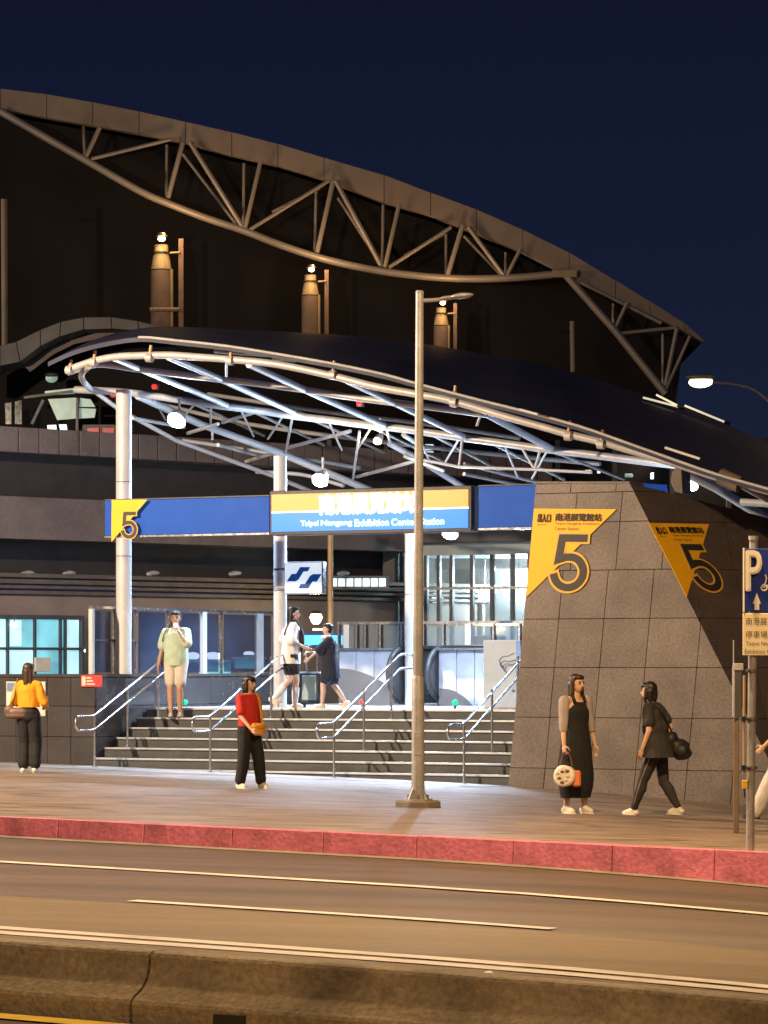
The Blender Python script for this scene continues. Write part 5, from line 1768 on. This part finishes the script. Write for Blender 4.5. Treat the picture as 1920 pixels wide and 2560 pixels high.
    def legs(s, m, end=.93, loose=.012, wide=0.0, name='trousers', waist=.60):
        H = s.H
        mb = MB()
        mb.ell(s.B(0, -.006, .55), s.lf * (.09 * s.b + loose) * H, s.fw * (.064 + loose) * H, UP * .07 * H)
        mb.ell(s.B(0, -.006, .515), s.lf * (.088 * s.b + loose) * H, s.fw * (.064 + loose) * H, UP * .06 * H)
        cuts = []
        for i in range(2):
            kn = s.knee[i]
            if end > .6:
                ml_ = kn.lerp(s.ank[i], .3) - s.fw * .008 * H
                mb.cap(kn, (.034 + loose) * H, ml_, (.035 + loose) * H)
                mb.cap(ml_, (.035 + loose) * H, kn.lerp(s.ank[i], .7), (.026 + loose) * H)
            mb.cap(s.hip[i], (.052 + loose) * H, kn if end > .5 else s.hip[i].lerp(kn, end * 2), (.035 + loose + wide * .5) * H)
            if end > .5:
                e = kn.lerp(s.ank[i], (end - .5) * 2)
                mb.cap(kn, (.034 + loose + wide * .5) * H, e, (.022 + loose + wide) * H)
        cuts.append((s.B(0, 0, waist), UP))
        return remesh(name, mb, m, s.t, .009, 4, cuts, wrinkle=.008)

    def shoes(s, m='white_shoe', kind='sneaker', sole='sign_white'):
        H = s.H
        for i in range(2):
            an = s.ank[i]
            lift = max(0, an.z - s.o.z - .045 * H)
            tilt = -UP * (.8 if lift > .02 * H else 0)
            d = (s.fw + tilt).normalized()
            up = s.lf.cross(d) * -1
            if up.z < 0:
                up = -up
            heel, toe = an - up * .022 * H - d * .022 * H, an - up * .026 * H + d * .088 * H
            mb = MB()
            if kind == 'sneaker':
                mb.cap(heel, .023 * H, toe - d * .02 * H, .021 * H)
                mb.cap(an - up * .004 * H, .025 * H, an - up * .02 * H + d * .05 * H, .022 * H)
                cuts = [(an - up * .038 * H, -up)]
                o = remesh('shoe', mb, m, s.t, .007, 2, cuts)
            else:
                mb.cap(heel + up * .012 * H + d * .06 * H, .021 * H, toe - d * .03 * H, .019 * H)
                o = remesh('sandal', mb, m, s.t, .007, 2, [(an - up * .038 * H, -up)])
            pts = []
            for a in range(0, 360, 24):
                c_, n_ = math.cos(math.radians(a)), math.sin(math.radians(a))
                ctr = heel.lerp(toe, .5)
                pts.append(ctr - up * ((ctr - an).dot(up) + .045 * H) + d * c_ * .068 * H + s.lf * n_ * .026 * H)
            build('sole', MB().prism(pts, up * .009 * H), sole, o)


def hz_strap(pts, r, m, par, name='strap'):
    return build(name, MB().tube(smoothpath([Vector(p) for p in pts], 4), r, 8), m, par, smooth=True)


# woman in black dress, walking towards the right, bag in her right hand
p = ground(1440, 2034)
w1 = Person(p, 1.63, -50, 'woman in long black dress and grey cardigan carrying a printed bag by the pylon', 'skin', build_=1.18, feet=((.03, .0), (-.05, .0)), hands=((.165, .03, .47), (-.175, .06, .475)), headyaw=2)
w1.hair('shoulder', 'hair_brown')
w1.body(grip=(.3, .9))
H = w1.H
mb = MB()
mb.ell(w1.B(0, -.002, .735), w1.lf * .092 * H, w1.fw * .070 * H, UP * .105 * H)
mb.loft([(w1.P(0, -.003 + .004 * math.sin(k * 1.9), z), w1.lf * a_ * H, w1.fw * b_ * H) for k, (z, a_, b_) in enumerate(
    ((.79, .078, .054), (.74, .108, .078), (.66, .106, .076), (.60, .110, .080), (.53, .118, .088), (.45, .130, .102), (.36, .138, .112), (.27, .140, .116), (.19, .134, .11), (.10, .116, .096)))], 24)
remesh('dress', mb, 'black_cloth', w1.t, .009, 4, [(w1.P(0, 0, .115), -UP), (w1.B(0, 0, .812), UP + w1.fw * .2)], wrinkle=.005)
for g in (1, -1):
    hz_strap([w1.B(g * .05, .045, .80), w1.B(g * .055, .012, .85), w1.B(g * .05, -.04, .81)], .012 * H, 'black_cloth', w1.t)
mb = MB()
for i in range(2):
    mb.cap(w1.sh[i] + UP * .004 * H, .043 * H, w1.el[i], .034 * H)
    mb.cap(w1.el[i], .033 * H, w1.el[i].lerp(w1.wr[i], .25), .029 * H)
    g = 1 if i == 0 else -1
    mb.cap(w1.B(g * .085, -.02, .80), .03 * H, w1.B(g * .088, -.02, .58), .028 * H)
remesh('cardigan', mb, 'grey_knit', w1.t, .009, 4, wrinkle=.005)
w1.shoes('white_shoe')
hp = w1.wr[1] + (w1.wr[1] - w1.el[1]).normalized() * .06 * H
bag = thing('handbag', hp - UP * .42, 'round cream bag with orange end carried by the woman in black dress', 'bag')
bd_ = (w1.fw * .5 + Vector((-.8, -.2, 0))).normalized()
bs = UP.cross(bd_)
c0 = hp - UP * .27 - bd_ * .02
ax_ = Vector((-.35, -.93, 0))
rt_ = Vector((.93, -.35, 0))
mb = MB().loft([(c0 - ax_ * .09, rt_ * .09, UP * .09), (c0 - ax_ * .075, rt_ * .12, UP * .12), (c0 + ax_ * .06, rt_ * .13, UP * .128), (c0 + ax_ * .08, rt_ * .11, UP * .105)], 24)
remesh('bag_body', mb, 'bag_print', bag, .008, 3, wrinkle=.006)
c1 = c0 + bd_ * -.13
build('bag_end', MB().obox(c0 + Vector((.13, .02, -.03)), Vector((.05, 0, 0)), Vector((0, .07, 0)), UP * .095), 'orange_print', bag, bevel=.02)
hz_strap([c0 - Vector((.07, 0, 0)) + UP * .1, c0 - Vector((.03, 0, 0)) + UP * .24, hp, c0 + Vector((.05, 0, 0)) + UP * .24, c0 + Vector((.08, 0, 0)) + UP * .1], .008, 'brown_leather', bag, 'handle')
for k in range(7):
    a = k * .9
    rr_ = .055 + .02 * (k % 2)
    build('print_patch', MB().ell(c0 + ax_ * .078 + rt_ * rr_ * math.cos(a) + UP * rr_ * math.sin(a), rt_ * .028, ax_ * .008, UP * .02), ('cream_cloth', 'olive', 'brown_leather')[k % 3], bag, smooth=True)

# woman in dark cap walking left, seen from behind
p = ground(1645, 2040)
w2 = Person(p, 1.58, 155, 'dark haired woman in black top and leggings walking left past the pylon', 'skin', lean=.14, build_=1.15, feet=((.18, -.01), (-.15, -.01)), lift=(0, .012), hands=((.15, .07, .50), (-.14, .0, .52)), headyaw=-5, drop=.02)
w2.hair('bob', 'hair_dark')
w2.body(grip=(.5, .5))
w2.legs('charcoal_cloth', .96, .006, name='leggings')
w2.top('charcoal_cloth', hem=.44, sleeve=.62, loose=.022, flare=.06, name='blouse')
H = w2.H
for i in range(2):
    seg_ = [w2.hip[i] + w2.lf * (.06 if i == 0 else -.06) * H, w2.knee[i] + w2.lf * (.042 if i == 0 else -.042) * H, w2.ank[i].lerp(w2.knee[i], .12) + w2.lf * (.026 if i == 0 else -.026) * H]
    hz_strap(seg_, .006, 'grey_knit', w2.t, 'side_stripe')
w2.shoes('white_shoe')
bag = thing('shoulder_bag', w2.B(-.12, -.12, .45), 'large soft black shoulder bag at the hip of the woman in black leggings', 'bag')
mb = MB()
for l, f, z, rl, rf, rz in ((-.09, -.14, .52, .085, .075, .06), (-.10, -.15, .47, .09, .08, .055), (-.13, -.13, .49, .06, .07, .06), (-.05, -.16, .49, .06, .07, .06), (-.05, -.10, .57, .06, .05, .06)):
    mb.ell(w2.B(l, f, z), w2.lf * rl * H, w2.fw * rf * H, UP * rz * H)
remesh('bag_body', mb, 'black_bag', bag, .01, 6, wrinkle=.01)
hz_strap([w2.B(.06, .06, .66), w2.B(.075, .045, .80), w2.B(.07, -.005, .86), w2.B(.055, -.07, .80), w2.B(.0, -.105, .70), w2.B(-.05, -.12, .58)], .012, 'black_bag', bag)

# girl in red shirt with orange crossbody bag
p = ground(622, 1971)
w3 = Person(p, 1.50, -48, 'girl in red shirt and black trousers standing before the stairs', 'skin', feet=((.07, .035), (-.03, .03)), hands=((.10, .09, .55), (-.07, .12, .53)), headyaw=12)
w3.hair('bob', 'hair_dark')
w3.body(grip=(.6, .6))
w3.legs('black_cloth', .93, .016, .012)
w3.top('red_cloth', hem=.50, sleeve=.72, loose=.018)
w3.shoes('white_shoe')
H = w3.H
bag = thing('crossbody_bag', w3.P(.03, .13, .47), 'orange crossbody bag hanging in front of the girl in red', 'bag')
mb = MB()
ctr = w3.B(.015, .118, .535)
mb.loft([(ctr + UP * .05 * H, w3.lf * .068 * H, w3.fw * .012 * H), (ctr + UP * .03 * H, w3.lf * .08 * H, w3.fw * .024 * H), (ctr - UP * .03 * H, w3.lf * .078 * H, w3.fw * .028 * H), (ctr - UP * .062 * H, w3.lf * .045 * H, w3.fw * .022 * H)], 20)
remesh('bag_body', mb, 'orange_bag', bag, .008, 5, wrinkle=.005)
build('flap', MB().ell(ctr + UP * .015 * H + w3.fw * .012 * H, w3.lf * .07 * H, w3.fw * .024 * H, UP * .028 * H), 'yellow_cloth', bag, smooth=True)
build('strap', MB().sheet([[q_ + w3.lf * .014 * H for q_ in sp_] for sp_ in [smoothpath([w3.B(.065, .115, .55), w3.B(.062, .098, .66), w3.B(.060, .085, .74), w3.B(.056, .06, .82), w3.B(.05, .0, .862), w3.B(.03, -.07, .80)], 4)]] +
                          [[q_ - w3.lf * .014 * H for q_ in sp_] for sp_ in [smoothpath([w3.B(.065, .115, .55), w3.B(.062, .098, .66), w3.B(.060, .085, .74), w3.B(.056, .06, .82), w3.B(.05, .0, .862), w3.B(.03, -.07, .80)], 4)]]), 'orange_bag', bag, smooth=True)

# woman in yellow, back turned
p = ground(72, 1932)
w4 = Person(p, 1.60, 78, 'woman in yellow top and wide black trousers reading the notice board', 'skin', feet=((.0, .0), (.02, .0)), hands=((.10, .13, .60), (-.11, .13, .60)), headyaw=-15)
w4.hair('long', 'hair_brown')
w4.body(grip=(.5, .5))
w4.legs('black_cloth', .91, .012, .022, waist=.64)
w4.top('yellow_cloth', hem=.60, sleeve=1.3, loose=.015, flare=.006, name='blouse')
w4.shoes('white_shoe')
H = w4.H
bag = thing('shoulder_bag', w4.P(.10, -.06, .48), 'brown leather shoulder bag at the left hip of the woman in yellow', 'bag')
mb = MB()
c0 = w4.P(.10, -.055, .555)
mb.ell(c0, w4.lf * .12 * H, w4.fw * .045 * H, UP * .045 * H).ell(c0 - UP * .03 * H, w4.lf * .11 * H, w4.fw * .045 * H, UP * .035 * H).ell(c0 + w4.lf * .07 * H + UP * .02 * H, w4.lf * .05 * H, w4.fw * .04 * H, UP * .045 * H)
remesh('bag_body', mb, 'brown_leather', bag, .009, 4, wrinkle=.006)
hz_strap([c0 + w4.lf * .08 * H + UP * .04 * H, w4.B(.12, -.05, .70), w4.B(.10, -.02, .865), w4.B(.08, .05, .78)], .011, 'brown_leather', bag)
c0 = w4.wr[1] + w4.fw * .05 + UP * .06
t = thing('leaflet', c0 - UP * .1, 'white folded leaflet held by the woman in yellow', 'paper')
build('paper_sheet', MB().obox(c0, (w4.lf * .7 + w4.fw * .7).normalized() * .07, (w4.fw - w4.lf).normalized() * .003, UP * .1), 'sign_white', t)

# man on the stairs
vman = BV + TRD * 5 + .12
pm = pv(440, 1795, vman)
p = Vector((pm.x, pm.y, ZT - RIS))
m1 = Person(p, 1.72, -97, 'man in pale green T-shirt and cream shorts coming down the stairs while drinking', 'skin_tan', build_=1.05, feet=((.02, -.01), (.09, -.02)), lift=(0, .0), hands=((.055, .135, .80), (-.17, .0, .48)), drop=.006)
m1.hair('short', 'hair_dark')
m1.body(grip=(.9, .4))
m1.legs('cream_cloth', .38, .016, .006, name='shorts')
m1.top('sage_cloth', hem=.49, sleeve=.80, loose=.026, flare=.004)
m1.shoes('sandal', 'sandal', 'brown_leather')
H = m1.H
c0 = m1.wr[0] + (m1.wr[0] - m1.el[0]).normalized() * .06 * H
cup = thing('drink_cup', c0 - UP * .05, 'small white cup at the mouth of the man on the stairs', 'cup')
ax = (m1.head + m1.hf * .06 * H - UP * .03 * H - c0).normalized()
build('cup_body', MB().tube([c0 - ax * .05, c0 + ax * .06], [.028, .034], 14), 'white_shoe', cup, smooth=True)
build('cup_lid', MB().tube([c0 + ax * .06, c0 + ax * .07], .037, 14), 'sign_white', cup, smooth=True)
bag = thing('sling_bag', m1.P(-.15, -.05, .5), 'black sling bag with strap at the right side of the man on the stairs', 'bag')
mb = MB()
c1 = m1.P(-.125, -.05, .55)
mb.ell(c1, m1.lf * .03 * H, m1.fw * .06 * H, UP * .10 * H)
remesh('bag_body', mb, 'black_bag', bag, .009, 3)
hz_strap([m1.P(-.125, -.02, .64), m1.B(-.115, .055, .74), m1.B(-.085, .055, .82), m1.B(-.065, .0, .875), m1.B(-.07, -.07, .8), m1.P(-.11, -.08, .64)], .008, 'black_bag', bag)

# woman in white on the landing
pm = pv(727, 1765, BV + TRD * 6 + .32)
p = Vector((pm.x, pm.y, ZT))
w5 = Person(p, 1.63, 12, 'long haired woman in white shirt and black shorts on the landing', 'skin_pale', lean=.05, feet=((-.16, .0), (.03, .0)), lift=(.05, 0), hands=((.20, .10, .62), (-.17, .11, .60)), headyaw=-12)
w5.hair('long', 'hair_dark')
w5.body(grip=(.5, .5))
w5.legs('black_cloth', .30, .022, .0, name='shorts')
w5.top('white_cloth', hem=.44, sleeve=1.3, loose=.026, flare=.02)
w5.shoes('white_shoe')
for i in range(2):
    kn, an = w5.knee[i], w5.ank[i]
    build('sock', MB().tube([an.lerp(kn, .0), an.lerp(kn, .35), an.lerp(kn, .7)], [.024 * 1.63, .036 * 1.63, .038 * 1.63], 14), 'white_cloth', w5.t, smooth=True)
H = w5.H
bag = thing('backpack', w5.B(0, -.12, .6), 'slim dark backpack strap bag on the woman in white', 'bag')
mb = MB()
mb.ell(w5.B(-.06, .085, .67), w5.lf * .03 * H, w5.fw * .035 * H, UP * .12 * H)
remesh('bag_body', mb, 'black_bag', bag, .009, 3)
hz_strap([w5.B(-.065, .085, .76), w5.B(-.07, .03, .86), w5.B(-.06, -.05, .83), w5.B(-.05, -.085, .72)], .013, 'black_bag', bag)

# boy in navy outfit
pm = pv(826, 1765, BV + TRD * 6 + .4)
p = Vector((pm.x, pm.y, ZT))
b1 = Person(p, 1.36, 182, 'boy in loose navy outfit with white collar walking left on the landing', 'skin_pale', lean=.06, build_=1.1, feet=((.10, .0), (-.18, .0)), lift=(0, .03), hands=((.10, .26, .58), (-.06, .24, .66)), headyaw=6, drop=.012)
b1.hair('short', 'hair_dark')
b1.body(grip=(.5, .6))
b1.legs('navy_cloth', .34, .03, .01, name='shorts')
b1.top('navy_cloth', hem=.36, sleeve=.95, loose=.034, flare=.03)
mb = MB()
mb.ell(b1.B(0, .03, .835), b1.lf * .075 * b1.H, b1.fw * .065 * b1.H, UP * .03 * b1.H)
remesh('collar', mb, 'white_cloth', b1.t, .008, 3)
b1.shoes('white_shoe')
# suitcase between the two
pm = pv(779, 1766, BV + TRD * 6 + .75)
p = Vector((pm.x, pm.y, ZT))
sc_ = thing('suitcase', p, 'dark suitcase with pale teal front standing between the two figures on the landing', 'suitcase')
build('shell', MB().obox(p + UP * .33, DU * .2, DV * .12, UP * .26), 'black_bag', sc_, bevel=.03)
build('front_panel', MB().obox(p + UP * .33 - DV * .125 + DU * .02, DU * .13, DV * .008, UP * .2), 'case_teal', sc_, bevel=.008)
for g in (-1, 1):
    build('wheel', MB().tube([p + DU * .15 * g + UP * .035 - DV * .03, p + DU * .15 * g + UP * .035 + DV * .03], .035, 12), 'rubber', sc_)
build('pull_handle', MB().tube([p + DU * -.1 + UP * .58, p + DU * -.1 + UP * .95, p + DU * .1 + UP * .95, p + DU * .1 + UP * .58], .012, 8), 'steel', sc_)

# person entering at the right edge
p = ground(1968, 2052)
w6 = Person(p, 1.66, 172, 'person in pale trousers stepping in from the right edge behind the parking sign', 'skin', feet=((-.02, .0), (.24, .0)), lift=(0, .0), hands=((.16, .16, .55), (-.15, -.08, .5)), drop=.02)
w6.hair('short', 'hair_dark')
w6.body()
w6.legs('pale_trousers', .97, .018, .014)
w6.top('mauve_cloth', hem=.5, sleeve=.7, loose=.02)
w6.shoes('black_bag', 'sneaker', 'sign_white')
